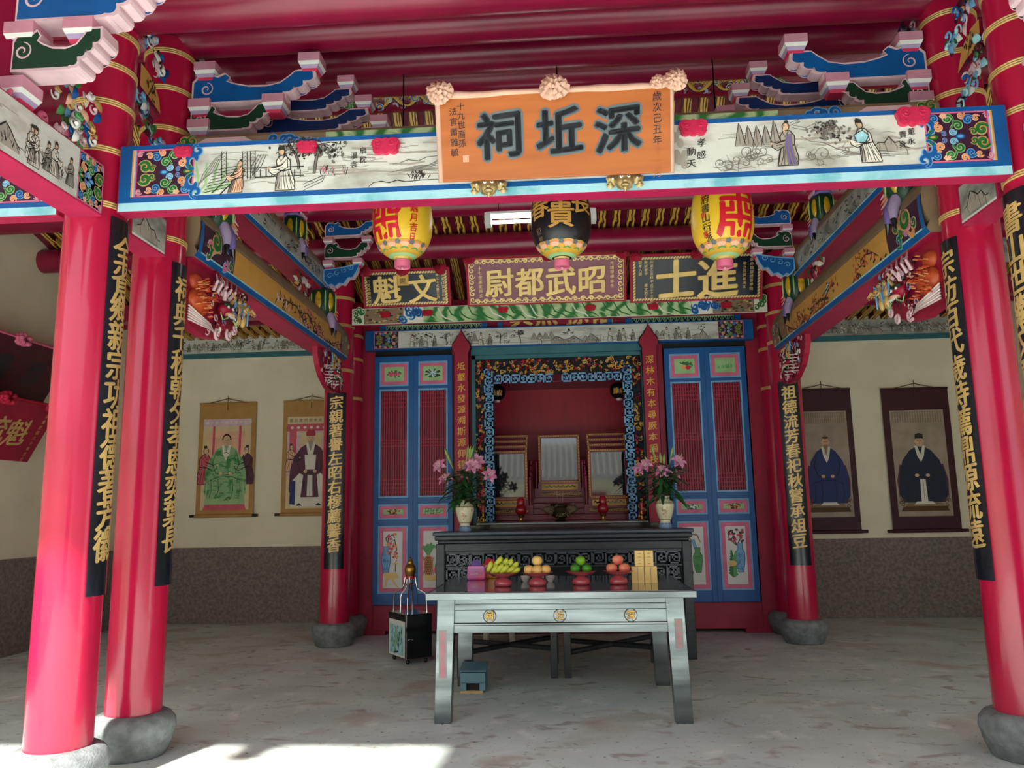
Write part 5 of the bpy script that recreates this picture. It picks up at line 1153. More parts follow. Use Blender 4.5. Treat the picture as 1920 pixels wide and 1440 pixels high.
# stepped altar inside
m = MB()
for i in range(5): m.box(-1.14, 1.04, 10.60 if i == 0 else 10.72+.115*(i-1), 11.7, 1.34+.077*i, 1.34+.077*(i+1)-.002, 'redbeam')
tag(m.build('stepped_stand', bev=.006), 'red stepped stand inside the shrine', 'stand')
def tablet(label, x0, x1, z0, z1, y, group, glass=True):
    t = thing('framed_tablet', label, 'framed tablet', ((x0+x1)/2, y, z0)); fn = front(y); w = x1-x0
    m = MB(); dk = .05 if glass else .035; m.obox(fn, x0-.05, x1+.05, z0, z0+.09, -.03, dk, 'redbeam'); m.obox(fn, x0-.01, x1+.01, z0+.09, z0+.2, -.02, .02, 'redbeam')
    for e in (x0-.035, x1+.035):
        m.tube([fn(e, z0, 0), fn(e, z0+(z1-z0)*.55, 0)], .022, 'redbeam', 8); m.ball(fn(e, z0+(z1-z0)*.57, 0), .03, 'redbeam', 8, 6); m.obox(fn, e-.03, e+.03, z0, z0+.12, -.04, dk+.01, 'redbeam')
    m.build('stand', t)
    m = MB(); b = .04
    for a, c_, d, e in ((x0, x1, z0+.2, z0+.2+b), (x0, x1, z1-b, z1), (x0, x0+b, z0+.2, z1), (x1-b, x1, z0+.2, z1)): m.obox(fn, a, c_, d, e, -.02, .025, 'redbeam')
    fr = m.build('frame', t)
    c = CV(fn, base=.026); c.frame(x0+.003, z0+.203, x1-.003, z1-.003, .02, 'ochre', 0)
    n = 16
    for i in range(n):
        for e in (0, 1):
            c.oval(x0+.02+(w-.04)*i/(n-1), (z0+.213, z1-.013)[e], .008, .006, 'maroon', 1, n=6); c.oval((x0+.013, x1-.013)[e], z0+.22+(z1-z0-.24)*i/(n-1), .006, .008, 'maroon', 1, n=6)
    c.build('gilt_edge', fr)
    if glass:
        m = MB(); m.obox(fn, x0+b, x1-b, z0+.2+b, z1-b, -.01, .004, 'glassdark'); m.build('glass_pane', t)
        c = CV(fn, base=.022); c.rect(x0+.04, z0+.105, x1-.04, z0+.185, 'goldpaint', 0)
        for i in range(14): u = x0+.08+(w-.16)*i/13; c.stroke([(u-.02, z0+.145), (u, z0+.165-.02*(i % 2)), (u+.02, z0+.145)], .02, 'black', 1)
        c.build('gilt_inscription', t); c = CV(fn, base=.052); c.rect(x0-.02, z0+.02, x1+.02, z0+.075, 'maroon', 0)
        for i in range(18): c.curl(x0+(w)*i/17, z0+.045, .022, i, 1.2, 'goldpaint', .008, 1)
        c.build('gilt_scrollwork', t)
    return t
ya = 10.95
x0, za = PX(1010, 935, ya); x1 = PX(1090, 935, ya)[0]; zc = PX(1050, 812, ya)[1]
tablet('tall central framed ancestor tablet behind glass', x0, x1, 1.727, zc, 11.25, None)
for w, pa, pb in (('left', 920, 990), ('right', 1105, 1180)):
    for k in range(4):
        y = 10.78+.115*k; sc = (y)/10.78
        a, z0 = PX(pa+(2 if w == 'left' else -0), 945, 10.78); b = PX(pb, 945, 10.78)[0]; zz = PX(950, 846, 10.78)[1]
        tablet('%s framed ancestor tablet of the %s row, %s' % (('front', 'second', 'third', 'rearmost')[k], w, 'showing its whole glass' if k == 0 else 'only its top edge showing'), a, b, 1.494+.077*k, zz+.082*k, y, None, k == 0)
# black ledge under the shrine
m = MB(); m.box(-1.25, 1.14, 10.02, 10.36, 1.30, 1.375, 'black'); m.box(-1.12, 1.02, 10.04, 10.42, 1.375, 1.40, 'steel'); tag(m.build('shrine_ledge', bev=.004), 'black ledge with a bright metal top in front of the shrine', 'shelf')
for w, px in (('left', 977), ('right', 1131)):
    x, _ = PX(px, 965, 10.2); t = thing('candle_lamp', 'red candle-shaped lamp on a dark stand, %s of the censer' % w, 'candle', (x, 10.2, 1.40))
    m = MB(); m.lathe([(.06, 0), (.055, .015), (.025, .03), (.022, .055), (.04, .07), (.045, .09), (.03, .1)], (x, 10.2, 1.40), 'brass', 20); m.build('stand', t)
    m = MB(); m.lathe([(.045, .1), (.065, .12), (.07, .16), (.06, .2), (.045, .215), (.05, .235), (.045, .29), (.03, .31), (.0, .315)], (x, 10.2, 1.40), 'candlered', 24); m.build('candle', t)
for w, px in (('left', 906), ('right', 1203)):
    x, _ = PX(px, 960, 10.2); t = thing('candlestick', 'thin brass candlestick with a red candle at the %s end of the ledge' % w, 'candlestick', (x, 10.2, 1.40))
    m = MB(); m.lathe([(.04, 0), (.035, .012), (.012, .02), (.012, .06), (.025, .07), (.012, .08), (.012, .12), (.03, .13)], (x, 10.2, 1.40), 'brass', 16); m.build('stand', t); m = MB(); m.lathe([(.022, .13), (.024, .22), (.0, .24)], (x, 10.2, 1.40), 'candlered', 14); m.build('candle', t)
x, z = PX(1051, 968, 10.15); t = thing('censer', 'bronze winged incense burner in front of the shrine', 'censer', (x, 10.15, 1.40))
m = MB(); m.lathe([(.06, 0), (.075, .012), (.05, .035), (.10, .07), (.14, .12), (.15, .17), (.12, .205), (.135, .22), (.11, .23)], (x, 10.15, 1.40), 'bronze', 28); m.build('bowl', t)
fn = lambda u, v, h: (x+u*1.2, 10.03-h, 1.40+v*1.2)
for e in (-1, 1):
    m = MB(); 
    for j in range(4): leaf3(m, fn, e*.08, .08+.025*j, 0, .13, .022, (.5-.25*j) if e > 0 else pi-(.5-.25*j), 'bronze', .1)
    curl3(m, fn, e*.14, .17, 0, .03, 0, e*1.2, .008, 'bronze'); m.build('dragon_handle', t)
m = MB(); random.seed(2); 
for j in range(30): curl3(m, fn, rr(-.1, .1), rr(.04, .16), .0, .028, rr(0, 6), 1.2, .007, 'bronze')
m.build('relief', t); m = MB()
for j in range(3): m.tube([(x-.02+.02*j, 10.15, 1.58), (x-.04+.04*j, 10.14, 1.78)], .003, 'wood', 5)
m.build('incense_stick', t)
# ================================================================ ALTAR TABLE
t = thing('altar_table', 'tall black carved altar table behind the steel table', 'table', (-.04, 8.9, 0))
y0, y1, xa, xb = 8.6, 9.15, -1.43, 1.34; fn = front(y0)
m = MB(); m.box(xa, xb, y0-.03, y1+.03, 1.285, 1.325, 'darkwoodhi'); m.box(xa+.02, xb-.02, y0-.01, y1+.01, 1.235, 1.285, 'darkwood'); m.box(xa+.05, xb-.05, y0+.01, y1-.01, 1.20, 1.235, 'darkwood'); m.build('tabletop', t, bev=.012)
m = MB(); m.box(xa+.13, xb-.13, y0+.004, y0+.06, 1.12, 1.20, 'darkwood'); m.box(xa+.13, xb-.13, y0+.01, y0+.05, .60, .65, 'darkwood')
m.box(xa+.05, xa+.12, y0+.05, y1-.05, .6, 1.2, 'darkwood'); m.box(xb-.12, xb-.05, y0+.05, y1-.05, .6, 1.2, 'darkwood'); m.build('apron', t, bev=.006)
m = MB(); m.obox(fn, xa+.13, xb-.13, .65, 1.12, -.06, -.045, 'void'); m.build('apron_back', t)
m = MB(); random.seed(6); s = .13; k = 0
for row, v in enumerate((.975, .82, .67)):
    u = xa+.15; k = row
    while u < xb-.13-s*.8:
        cen = (u+s/2-(xa+xb)/2)
        if row == 0 or abs(cen) > (.62 if row == 1 else .75): fret3(m, fn, u, v, s*.88, 'darkwoodhi', -.045, -.004, 1 if cen < 0 else -1, .017, (k+row) % 4)
        u += s; k += 1
for e in (-1, 1):
    c0 = (xa+xb)/2
    for i in range(16): curl3(m, fn, c0+e*rr(1.0, 1.2), rr(.70, 1.08), -.02, .05, rr(0, 6), 1.3, .011, 'darkwoodhi')
m.obox(fn, xa+.14, xb-.14, .945, .96, -.045, -.008, 'darkwood'); m.obox(fn, xa+.14, xb-.14, 1.095, 1.12, -.045, 0, 'darkwood'); m.build('fret_carving', t)
for x in (xa+.03, xb-.13):
    for y in (y0, y1-.1):
        m = MB(); b = [(x, y, 0), (x+.1, y, 0), (x+.1, y+.1, 0), (x, y+.1, 0)]; m.hexa(b, [(p, q, 1.2) for p, q, _ in b], 'darkwood'); m.build('leg', t, bev=.01)
# two low dark square tables pushed together under the altar front
for w, a, b in (('left', -1.06, -.10), ('right', -.06, .90)):
    t = thing('square_table', 'low black square table under and behind the steel table, %s one' % w, 'table', ((a+b)/2, 8.1, 0), 'black square tables pushed together'); y0, y1 = 7.68, 8.5
    m = MB(); m.box(a, b, y0, y1, .78, .82, 'darkwood'); m.box(a+.03, b-.03, y0+.02, y0+.05, .70, .78, 'darkwood'); m.build('tabletop', t, bev=.008)
    for x in (a+.01, b-.075):
        for y in (y0+.01, y1-.08): m = MB(); m.box(x, x+.065, y, y+.065, 0, .78, 'darkwood'); m.build('leg', t, bev=.006)
    m = MB()
    for p, q in (((a+.05, y0+.05), (b-.05, y1-.05)), ((a+.05, y1-.05), (b-.05, y0+.05))): m.tube([(p[0], p[1], .22), (q[0], q[1], .26)], .026, 'darkwood', 8)
    m.build('cross_stretcher', t)
# stool far behind
t = thing('stool', 'pale wooden stool seen between the table legs in the dark', 'stool', (-.86, 9.75, 0)); m = MB(); m.box(-1.02, -.66, 9.6, 9.9, .42, .46, 'stoolwhite'); m.build('seat', t)
for x, dx in ((-.98, -.03), (-.73, .04)):
    for y in (9.63, 9.84): m = MB(); b = [(x+dx, y, 0), (x+dx+.05, y, 0), (x+dx+.05, y+.04, 0), (x+dx, y+.04, 0)]; m.hexa(b, [(x, y, .42), (x+.05, y, .42), (x+.05, y+.04, .42), (x, y+.04, .42)], 'stoolwhite'); m.build('leg', t)
m = MB(); m.box(-.98, -.70, 9.64, 9.67, .18, .23, 'stoolwhite'); m.build('stretcher', t)

# ================================================================ STEEL OFFERING TABLE
t = thing('offering_table', 'brushed stainless steel offering table in the middle of the floor', 'table', (-.06, 6.75, 0)); xa, xb = -1.05, .93; y0, y1 = 5.98, 7.52
m = MB(); m.box(xa, xb, y0, y1, .885, .935, 'steel'); tp = m.build('tabletop', t, bev=.004)
m = MB(); m.box(xa+.03, xb-.03, y0+.03, y1-.03, .935, .937, 'steeltop'); m.build('polished_top', tp)
m = MB()
for a, b, y in ((-.88, .745, y0+.11), ): 
    m.box(a, b, y, y+.03, .80, .885, 'steel'); m.box(a, b, y-.008, y+.03, .835, .845, 'steel'); m.box(a, b, y+.012, y+.03, .705, .80, 'steel'); m.box(a, b, y-.008, y+.03, .69, .705, 'steel'); m.box(a, b, y, y+.03, .635, .69, 'steel')
m.box(-.88, .745, y1-.14, y1-.11, .64, .885, 'steel'); m.box(xa+.1, xa+.13, y0+.15, y1-.15, .64, .885, 'steel'); m.box(xb-.13, xb-.1, y0+.15, y1-.15, .64, .885, 'steel'); m.build('apron', t, bev=.003)
for i, (px, ch) in enumerate(((918, '祠'), (1050, '坵'), (1183, '深'))):
    x = PX(px, 1152, y0+.11)[0]; z = .755; fn = front(y0+.118); m = MB(); n = 28
    m.slab(fn, [(x+.047*cos(2*pi*j/n), z+.047*sin(2*pi*j/n)) for j in range(n)], -.01, .004, 'steel'); md = m.build('medallion', t)
    c = CV(fn, base=.005); c.stroke([(x+.046*cos(2*pi*j/n), z+.046*sin(2*pi*j/n)) for j in range(n)], .006, 'bronze', 0, closed=True); c.text(ch, x, z, .066, 'bronze', 1, .03, ext=.003); c.text(ch, x-.001, z+.001, .066, 'brass', 3, .01, ext=.003); c.build('lettering', md)
for sx, xt, xf in ((-1, -.995, -1.0), (1, .745, .745)):
    for yy, dy in ((y0+.09, 0), (y1-.2, .02)):
        w = .13; m = MB(); b = [(xf, yy+dy, 0), (xf+w*.95, yy+dy, 0), (xf+w*.95, yy+dy+.1, 0), (xf, yy+dy+.1, 0)]
        d = .02 if sx < 0 else 0; tp_ = [(xt+d, yy, .885), (xt+w+d-.0, yy, .885), (xt+w+d, yy+.1, .885), (xt+d, yy+.1, .885)]
        if sx > 0: b = [(p+.005, q, r) for p, q, r in b]; tp_ = [(p-.03, q, r) for p, q, r in tp_]
        m.hexa(b, tp_, 'steel'); lg = m.build('leg', t, bev=.003)
        if yy < 6.2:
            xm = xf+w/2; fn = front(yy-.0005); c = CV(fn)
            if sx < 0: c.rect(xm-.03, .32, xm+.03, .66, 'stripgrey', 0); c.text('中華民國年蕭氏宗親敬置', xm, .635, .034, 'pinkdeep', 1, .01, .0295, True)
            else: c.rect(xm-.04, .52, xm+.02, .73, 'stripgrey', 0); c.text('甲午年吉立', xm-.01, .70, .036, 'pinkdeep', 1, .01, .04, True)
            c.build('dedication_strip', lg)
ZT = .937
def up(px, py, h=0): return None
def onTable(px, py, z=ZT):
    d = _r*((px-960)/FPX) - _u*((py-720)/FPX) + _f; k = (z-EYE.z)/d.z; p = EYE+d*k; return p.x, p.y
# footed dishes
def dish(label, x, y):
    t = thing('fruit_dish', label, 'dish', (x, y, ZT), 'pink footed fruit dishes'); m = MB()
    m.lathe([(.06, 0), (.068, .006), (.074, .022), (.066, .045), (.04, .058), (.034, .068), (.05, .075)], (x, y, ZT), 'glasspink', 32); m.build('foot', t)
    m = MB(); m.lathe([(.045, .072), (.085, .08), (.11, .098), (.118, .104), (.112, .106), (.08, .092), (.03, .086), (.0, .085)], (x, y, ZT), 'glasspink', 36, .05, 18); m.build('bowl', t); return x, y, ZT+.09
def fruit(name, label, cat, c, r, k, group, squash=.92, stem=True):
    t = thing(name, label, cat, (c[0], c[1], c[2]-r*squash), group); m = MB(); n = 24; pr = []
    for i in range(15):
        a = pi*i/14; rad = r*sin(a)*(1+.04*cos(2*a)); z = -r*squash*cos(a)*(1 if i < 11 else .96-.08*(i-10)/4); pr.append((max(rad, .0005), z))
    m.lathe(pr, c, k, n); m.build('flesh', t)
    if stem: m = MB(); m.tube([(c[0], c[1], c[2]+r*squash*.72), (c[0]+.003, c[1], c[2]+r*squash*.9+.008)], .0025, 'stem', 5); m.build('stem', t)
x, y = onTable(1008, 1098); bx = dish('pink footed dish holding four round yellow pears', x, y)
r = .043
for i, (dx, dy, dz, w) in enumerate(((-.067, .0, .035, 'left'), (.0, -.03, .035, 'front'), (.067, .0, .035, 'right'), (.0, .05, .035, 'back'), (0, .01, .105, 'topmost'))):
    fruit('pear', 'round yellow pear on the second dish, %s of the pile' % w, 'pear', (x+dx, y+dy, bx[2]+dz), r, 'pear', 'yellow pears on the second dish')
x, y = onTable(1090, 1096); b2 = dish('pink footed dish holding three green limes', x, y)
for i, (dx, dy, dz, w, k) in enumerate(((-.045, 0, .034, 'left', 'limedark'), (.047, 0, .034, 'right', 'limedark'), (.0, .01, .098, 'topmost, lighter green', 'lime'))): fruit('lime', 'green lime on the third dish, %s' % w, 'lime', (x+dx, y+dy, b2[2]+dz), .042, k, 'green limes on the third dish')
x, y = onTable(1160, 1095); b3 = dish('pink footed dish holding three red apples', x, y)
for i, (dx, dy, dz, w) in enumerate(((-.05, 0, .034, 'left'), (.05, 0, .034, 'right'), (.0, .01, .1, 'topmost'))): fruit('apple', 'red apple on the fourth dish, %s' % w, 'apple', (x+dx, y+dy, b3[2]+dz), .047, 'apple', 'red apples on the fourth dish', .88)
x, y = onTable(943, 1099); b1 = dish('pink footed dish holding a hand of green bananas', x, y)
t = thing('banana_bunch', 'bunch of short yellow-green bananas on the leftmost dish', 'bananas', (x, y, b1[2])); random.seed(4)
for i, (dx, dy, dz, a) in enumerate(((-.11, 0, .055, 1.25), (-.07, -.02, .035, 1.15), (-.03, -.04, .04, 1.0), (.01, -.04, .035, .8), (.055, -.02, .03, .55), (.09, 0, .02, .35), (-.04, .0, .095, .95), (.005, .01, .08, .9), (.045, .0, .075, .95), (.085, .01, .055, .8))):
    m = MB(); n = 9; L = .105; pts = []; rs = []
    for j in range(n):
        q = j/(n-1)-.5; pts.append((x+dx+L*q*cos(a)+.012*(1-4*q*q), y+dy-.016*(1-4*q*q), b1[2]+dz+.012+L*q*sin(a)*.8)); rs.append(.0215*(1-abs(2*q)**4*.8))
    m.tube(pts, rs, 'banana', 9); m.tube([pts[-1], (pts[-1][0]+.01*cos(a), pts[-1][1], pts[-1][2]+.012)], [.006, .004], 'leaf', 6); m.build('banana', t)
# cups
for w, px, py in (('left', 985, 1091), ('middle, mostly hidden behind the pear dish', 1013, 1088), ('right', 1032, 1091)):
    x, y = onTable(px, py); m = MB(); m.lathe([(.02, 0), (.022, .006), (.034, .022), (.039, .05), (.0365, .05), (.03, .02), (.0, .012)], (x, y, ZT), 'white', 28); tag(m.build('tea_cup'), 'small white tea cup behind the pear dish, %s' % w, 'cup', 'white tea cups')
# wrapped packets
for w, px, py, k, wd in (('pink and purple', 894, 1087, 'pinkwrap', .085), ('orange and red', 919, 1084, 'orangewrap', .075)):
    x, y = onTable(px, py); t = thing('wrapped_packet', 'shiny %s wrapped packet behind the bananas' % w, 'packet', (x, y, ZT)); m = MB(); d = .1
    n = 4; vs = []
    for z, s in ((0, .9), (.02, 1), (.1, 1), (.125, .92)):
        for a, b in ((-1, -1), (1, -1), (1, 1), (-1, 1)): vs.append((x+a*wd*s*.95+rr(-.003, .003), y+b*d*s*.5, ZT+z))
    fs = [(3, 2, 1, 0), (12, 13, 14, 15)]
    for i in range(3):
        for j in range(4): fs.append((4*i+j, 4*i+(j+1) % 4, 4*i+4+(j+1) % 4, 4*i+4+j))
    m.add(vs, fs, k); m.build('body', t, bev=.008); m = MB()
    m.add([(x-.05, y-.03, ZT+.12), (x+.05, y-.035, ZT+.12), (x+.03, y-.01, ZT+.165), (x, y, ZT+.175), (x-.035, y-.01, ZT+.165)], [(0, 1, 2, 3, 4)], 'purple' if k == 'pinkwrap' else 'lanternred', False); m.add([(x-.06, y-.052, ZT+.05), (x, y-.06, ZT+.07), (x+.06, y-.052, ZT+.055), (x, y-.058, ZT+.045)], [(0, 3, 1), (3, 2, 1)], 'petal' if k == 'pinkwrap' else 'gold'); m.build('wrapper_fold', t)
# tan boxes
x, y = onTable(1208, 1093)
for i, (dx, z, w) in enumerate(((-.052, 0, 'lower left'), (.052, 0, 'lower right'))):
    t = thing('card_box', 'tan card box at the right end of the steel table, %s of the stack' % w, 'box', (x+dx, y, ZT), 'tan card boxes'); m = MB(); m.box(x+dx-.05, x+dx+.05, y-.04, y+.06, ZT, ZT+.132, 'boxtan'); bo = m.build('body', t, bev=.002)
    m = MB(); m.box(x+dx-.0015, x+dx+.0015, y-.0415, y-.0395, ZT+.002, ZT+.13, 'ochrebrown'); m.build('seam', bo)
for i, (dx, w) in enumerate(((-.033, 'upper left'), (.042, 'upper right'))):
    t = thing('card_box', 'tan printed card box standing on the lower boxes, %s of the stack' % w, 'box', (x+dx, y, ZT+.133), 'tan card boxes'); m = MB(); z = ZT+.133; m.box(x+dx-.0355, x+dx+.0355, y-.03, y+.05, z, z+.125, 'boxtan'); m.build('body', t, bev=.002)
    c = CV(front(y-.03), base=.0015)
    for j in range(4): c.rect(x+dx-.012, z+.02+.027*j, x+dx+.012, z+.024+.027*j, 'ochrebrown', 0)
    c.rect(x+dx-.033, z+.067, x+dx+.033, z+.069, 'scrollgold', 0); c.build('print', t)

# ================================================================ LILY VASES
def vase(label, lab2, px, seed):
    x, z = PX(px, 990, 8.9); z = 1.325; t = thing('porcelain_vase', label, 'vase', (x, 8.9, z)); m = MB(); c0 = (x, 8.9, z)
    pr = [(.07, 0), (.074, .02), (.062, .06), (.055, .075, ), (.075, .12), (.098, .2), (.105, .25), (.095, .285), (.062, .305), (.055, .325), (.062, .345), (.058, .35), (.045, .33), (.0, .30)]
    m.lathe([(r, h, 'porcelainblue' if h < .06 else 'porcelain') for r, h in pr], c0, 'porcelain', 36); b = m.build('body', t)
    def vf(u, v, h):
        for (r0, a), (r1, q) in zip(pr, pr[1:]):
            if a <= v <= q: r = r0+(r1-r0)*(v-a)/(q-a); break
        else: r = .1
        an = -pi/2+u/.1; return (x+(r+h)*cos(an), 8.9+(r+h)*sin(an), z+v)
    c = CV(vf, base=.001); random.seed(seed)
    for e in (-.17, 0.0, .17):
        for i in range(12): c.curl(e+rr(-.05, .05), rr(.11, .26), rr(.008, .02), rr(0, 6), rr(-1.3, 1.3), random.choice(('ochrebrown', 'greenmid', 'orange', 'ochrebrown', 'gold')), .006, 0)
        c.oval(e, .17, .018, .016, 'peach', 1)
    for i in range(11): c.stroke([(-.3+.06*i, .005), (-.3+.06*i, .055)], .012, 'blue', 0, False)
    for v in (.09, .27): c.stroke([(-.3+.02*i, v+.004*(i % 2)) for i in range(31)], .008, 'ochrebrown', 0, False)
    c.build('painted_dragon', b)
    t = thing('lily_bouquet', lab2, 'flowers', (x, 8.9, z+.33)); random.seed(seed); zb = z+.34
    heads = []
    for i in range(9):
        a = rr(0, 6.28); q = rr(.1, .27); heads.append((x+q*cos(a)*1.15, 8.86+.5*q*sin(a)-.04, zb+rr(.2, .46)))
    m = MB()
    for h in heads: m.tube([(x+rr(-.02, .02), 8.9, z+.28), ((x+h[0])/2, 8.9, (zb+h[2])/2+.03), h], .005, 'leaf', 5)
    for i in range(150):
        a = rr(0, 6.28); zz = zb+rr(-.03, .32); L = rr(.13, .25); up_ = rr(-.35, .8); s0 = Vector((x+rr(-.11, .11), 8.9+rr(-.12, .04), zz)); d = Vector((cos(a), sin(a)*.8-.1, up_)).normalized(); sd_ = d.cross(Vector((0, 0, 1))).normalized(); vs = []
        for j in range(5):
            tt = j/4; w = .024*sin(pi*(.1+.9*tt)); p = s0+d*L*tt+Vector((0, 0, -.1*L*tt*tt*4)); vs += [tuple(p-sd_*w), tuple(p+Vector((0, 0, -.004))), tuple(p+sd_*w)]
        m.add(vs, [(3*j+e, 3*j+1+e, 3*j+4+e, 3*j+3+e) for j in range(4) for e in (0, 1)], 'leaf', True)
    m.build('leaves', t)
    for hi, h in enumerate(heads[:7]):
        m = MB(); ax = Vector((h[0]-x, -.55, .25+rr(-.2, .3))).normalized(); e1 = ax.orthogonal().normalized(); e2 = ax.cross(e1); c = Vector(h)
        for p in range(6):
            a = p*pi/3+rr(-.1, .1); rd = e1*cos(a)+e2*sin(a); tg = ax.cross(rd); vs = []
            for j in range(6):
                tt = j/5; w = .026*sin(pi*(.12+.86*tt)); q = c+rd*(.012+.085*tt)+ax*(.05*sin(tt*2.2)-.03*tt*tt); vs += [tuple(q-tg*w+ax*.006), tuple(q), tuple(q+tg*w+ax*.006)]
            m.add(vs, [(3*j+e, 3*j+1+e, 3*j+4+e, 3*j+3+e) for j in range(5) for e in (0, 1)], 'petal', True)
        for p in range(5): a = p*1.257; q = c+ax*.08+(e1*cos(a)+e2*sin(a))*.025; m.tube([tuple(c), tuple(q)], .0025, 'offwhite', 4); m.ball(tuple(q), .006, 'orange', 6, 4)
        m.build('lily_blossom', t)
    m = MB()
    for i in range(6):
        a = rr(0, 6.28); q = rr(.12, .26); p = Vector((x+q*cos(a), 8.86, zb+rr(.36, .52))); d = Vector((cos(a)*.5, -.1, 1)).normalized(); m.tube([tuple(p-d*.1), tuple(p), tuple(p+d*.04), tuple(p+d*.09)], [.004, .012, .017, .003], 'bud', 7)
        m.tube([(x, 8.9, zb), tuple(p-d*.1)], .004, 'leaf', 5)
    m.build('buds', t)
vase('cream porcelain vase with painted dragon at the left end of the altar table', 'pink lilies with dark leaves in the left vase on the altar', 872, 3)
vase('cream porcelain vase with painted dragon at the right end of the altar table', 'pink lilies with dark leaves in the right vase on the altar', 1248, 8)

# ================================================================ LANTERNS
def lantern(label, px, y, body, tx_fn, ztop):
    z = PX(px, 502, y)[1]; x = PX(px, 430, y)[0]; t = thing('paper_lantern', label, 'lantern', (x, y, z)); r = .236; lo, hi = .29, .40; zc = z+.075+lo; hb = 2*lo
    rad = lambda v: max(.07, r*sqrt(max(0, 1-(abs(v-zc)/(lo if v < zc else hi)*.97)**2.5)))
    pr = [(rad(v), v) for v in [zc-lo+lo*(1-cos(pi/2*i/10)) for i in range(11)]+[zc+hi*sin(pi/2*i/9) for i in range(1, 10)]]
    m = MB(); m.lathe([(a, b) for a, b in pr], (x, y, 0), body, 48, .012, 24); b = m.build('lantern_body', t)
    def fn(u, v, h):
        q = rad(v)*1.012; a = -pi/2+u/r; return (x+(q+h)*cos(a), y+(q+h)*sin(a), v)
    c = CV(fn, base=.003, maxlen=.03); tx_fn(c, zc); c.build('lettering', b)
    c = CV(fn, base=.004, maxlen=.04); random.seed(1); bl = body == 'lanternblack'
    zb = zc-lo; c.rect(-.72, zb+.004, .72, zb+.028, 'goldpaint', 0); c.rect(-.72, zb+.028, .72, zb+.05, 'goldpaint', 0)
    c.rect(-.72, zb+.05, .72, zb+.07, 'goldpaint', 0)
    for i in range(10):
        u = -.63+i*.14; c.oval(u, zb+.078, .072, .02, 'goldpaint', 0, n=14); c.oval(u, zb+.07, .056, .021, 'orange', 1, n=14); c.oval(u, zb+.064, .044, .015, 'peach', 2, n=14)
        for j in range(5): c.oval(u+.07+.016*cos(j*1.26), zb+.08+.009*sin(j*1.26), .012, .009, 'lettergrey', 3, n=7)
        c.stroke([(u-.05, zb+.038), (u, zb+.048), (u+.05, zb+.038)], .009, 'greenmid', 3)
    c.rect(-.72, zb+.0, .72, zb+.016, 'greenlight', 2)
    c.build('petal_band', b)
    m = MB(); m.lathe([(.058, z+.01), (.062, z+.0), (.064, z+.01), (.064, z+.055), (.058, z+.06)], (x, y, 0), 'pinkdeep', 28); m.lathe([(.055, z+.055, 'gold'), (.062, z+.075, 'gold'), (.075, z+.085, 'gold')], (x, y, 0), 'gold', 28); m.build('lantern_mouth', t)
    m = MB(); m.lathe([(.07, zc+hi-.01), (.066, zc+hi+.05), (.06, zc+hi+.055)], (x, y, 0), 'pinkdeep', 28); m.build('lantern_cap', t)
    m = MB(); m.tube([(x, y, zc+hi+.05), (x, y, ztop)], .006, 'black', 6); m.tube([(x, y-.0, z), (x, y, z-.01)], .01, 'pinkpale', 6); m.build('hanging_cord', t)
def lt(c, zc):
    c.text('蕭', -.11, zc+.09, .60, 'lanternred', 1, .012, slant=.0, sx=.62); c.text('乙亥年端月吉旦', .135, zc+.27, .07, 'lanternred', 2, .015, .075, True)
    c.text('蕭', -.62, zc+.09, .60, 'lanternred', 1, .012, slant=0, sx=.62)
def lb(c, zc): c.text('富貴', .0, zc+.20, .22, 'ochre', 1, .025, .21, True, slant=0); c.text('長', .18, zc+.10, .20, 'ochre', 1, .025); c.text('春', -.19, zc+.07, .20, 'ochre', 1, .025); c.text('和氣', -.2, zc-.12, .06, 'ochrebrown', 1, 0, .065, True)
def lr(c, zc): c.text('蕭', .09, zc+.09, .60, 'lanternred', 1, .012, slant=.0, sx=.66); c.text('蕭府書山衍派', -.17, zc+.2, .075, 'ink', 1, .01, .075, True); c.text('河南郡', -.19, zc+.15, .05, 'lanternred', 2, .01, .15, True)
lantern('yellow paper lantern with red lettering, left of the black lantern', 755, 6.0, 'lantern', lt, 5.12)
lantern('black paper lantern with gold lettering, in the middle under the orange plaque', 1052, 6.0, 'lanternblack', lb, 5.12)
lantern('yellow paper lantern with red lettering, right of the black lantern', 1355, 6.0, 'lantern', lr, 5.12)
# fluorescent fitting
xa, z = PX(915, 411, 7.3); xb = PX(1112, 405, 7.3)[0]; t = thing('ceiling_light', 'twin-tube fluorescent light hanging behind the black lantern', 'lamp', ((xa+xb)/2, 7.3, z))
m = MB(); m.box(xa-.02, xb+.02, 7.28, 7.36, z+.045, z+.07, 'white'); m.box(xa-.03, xa+.03, 7.26, 7.38, z-.06, z+.055, 'white'); m.box(xb-.03, xb+.03, 7.26, 7.38, z-.06, z+.055, 'white'); m.build('fitting', t)
for dz in (.018, -.035): m = MB(); m.tube([(xa+.03, 7.30, z+dz), (xb-.03, 7.30, z+dz)], .017, 'tube', 12); m.build('tube', t)
m = MB()
for xx in (xa+.1, xb-.1): m.tube([(xx, 7.32, z+.07), (xx, 7.42, 5.6)], .004, 'black', 5)
m.build('hanging_wire', t)

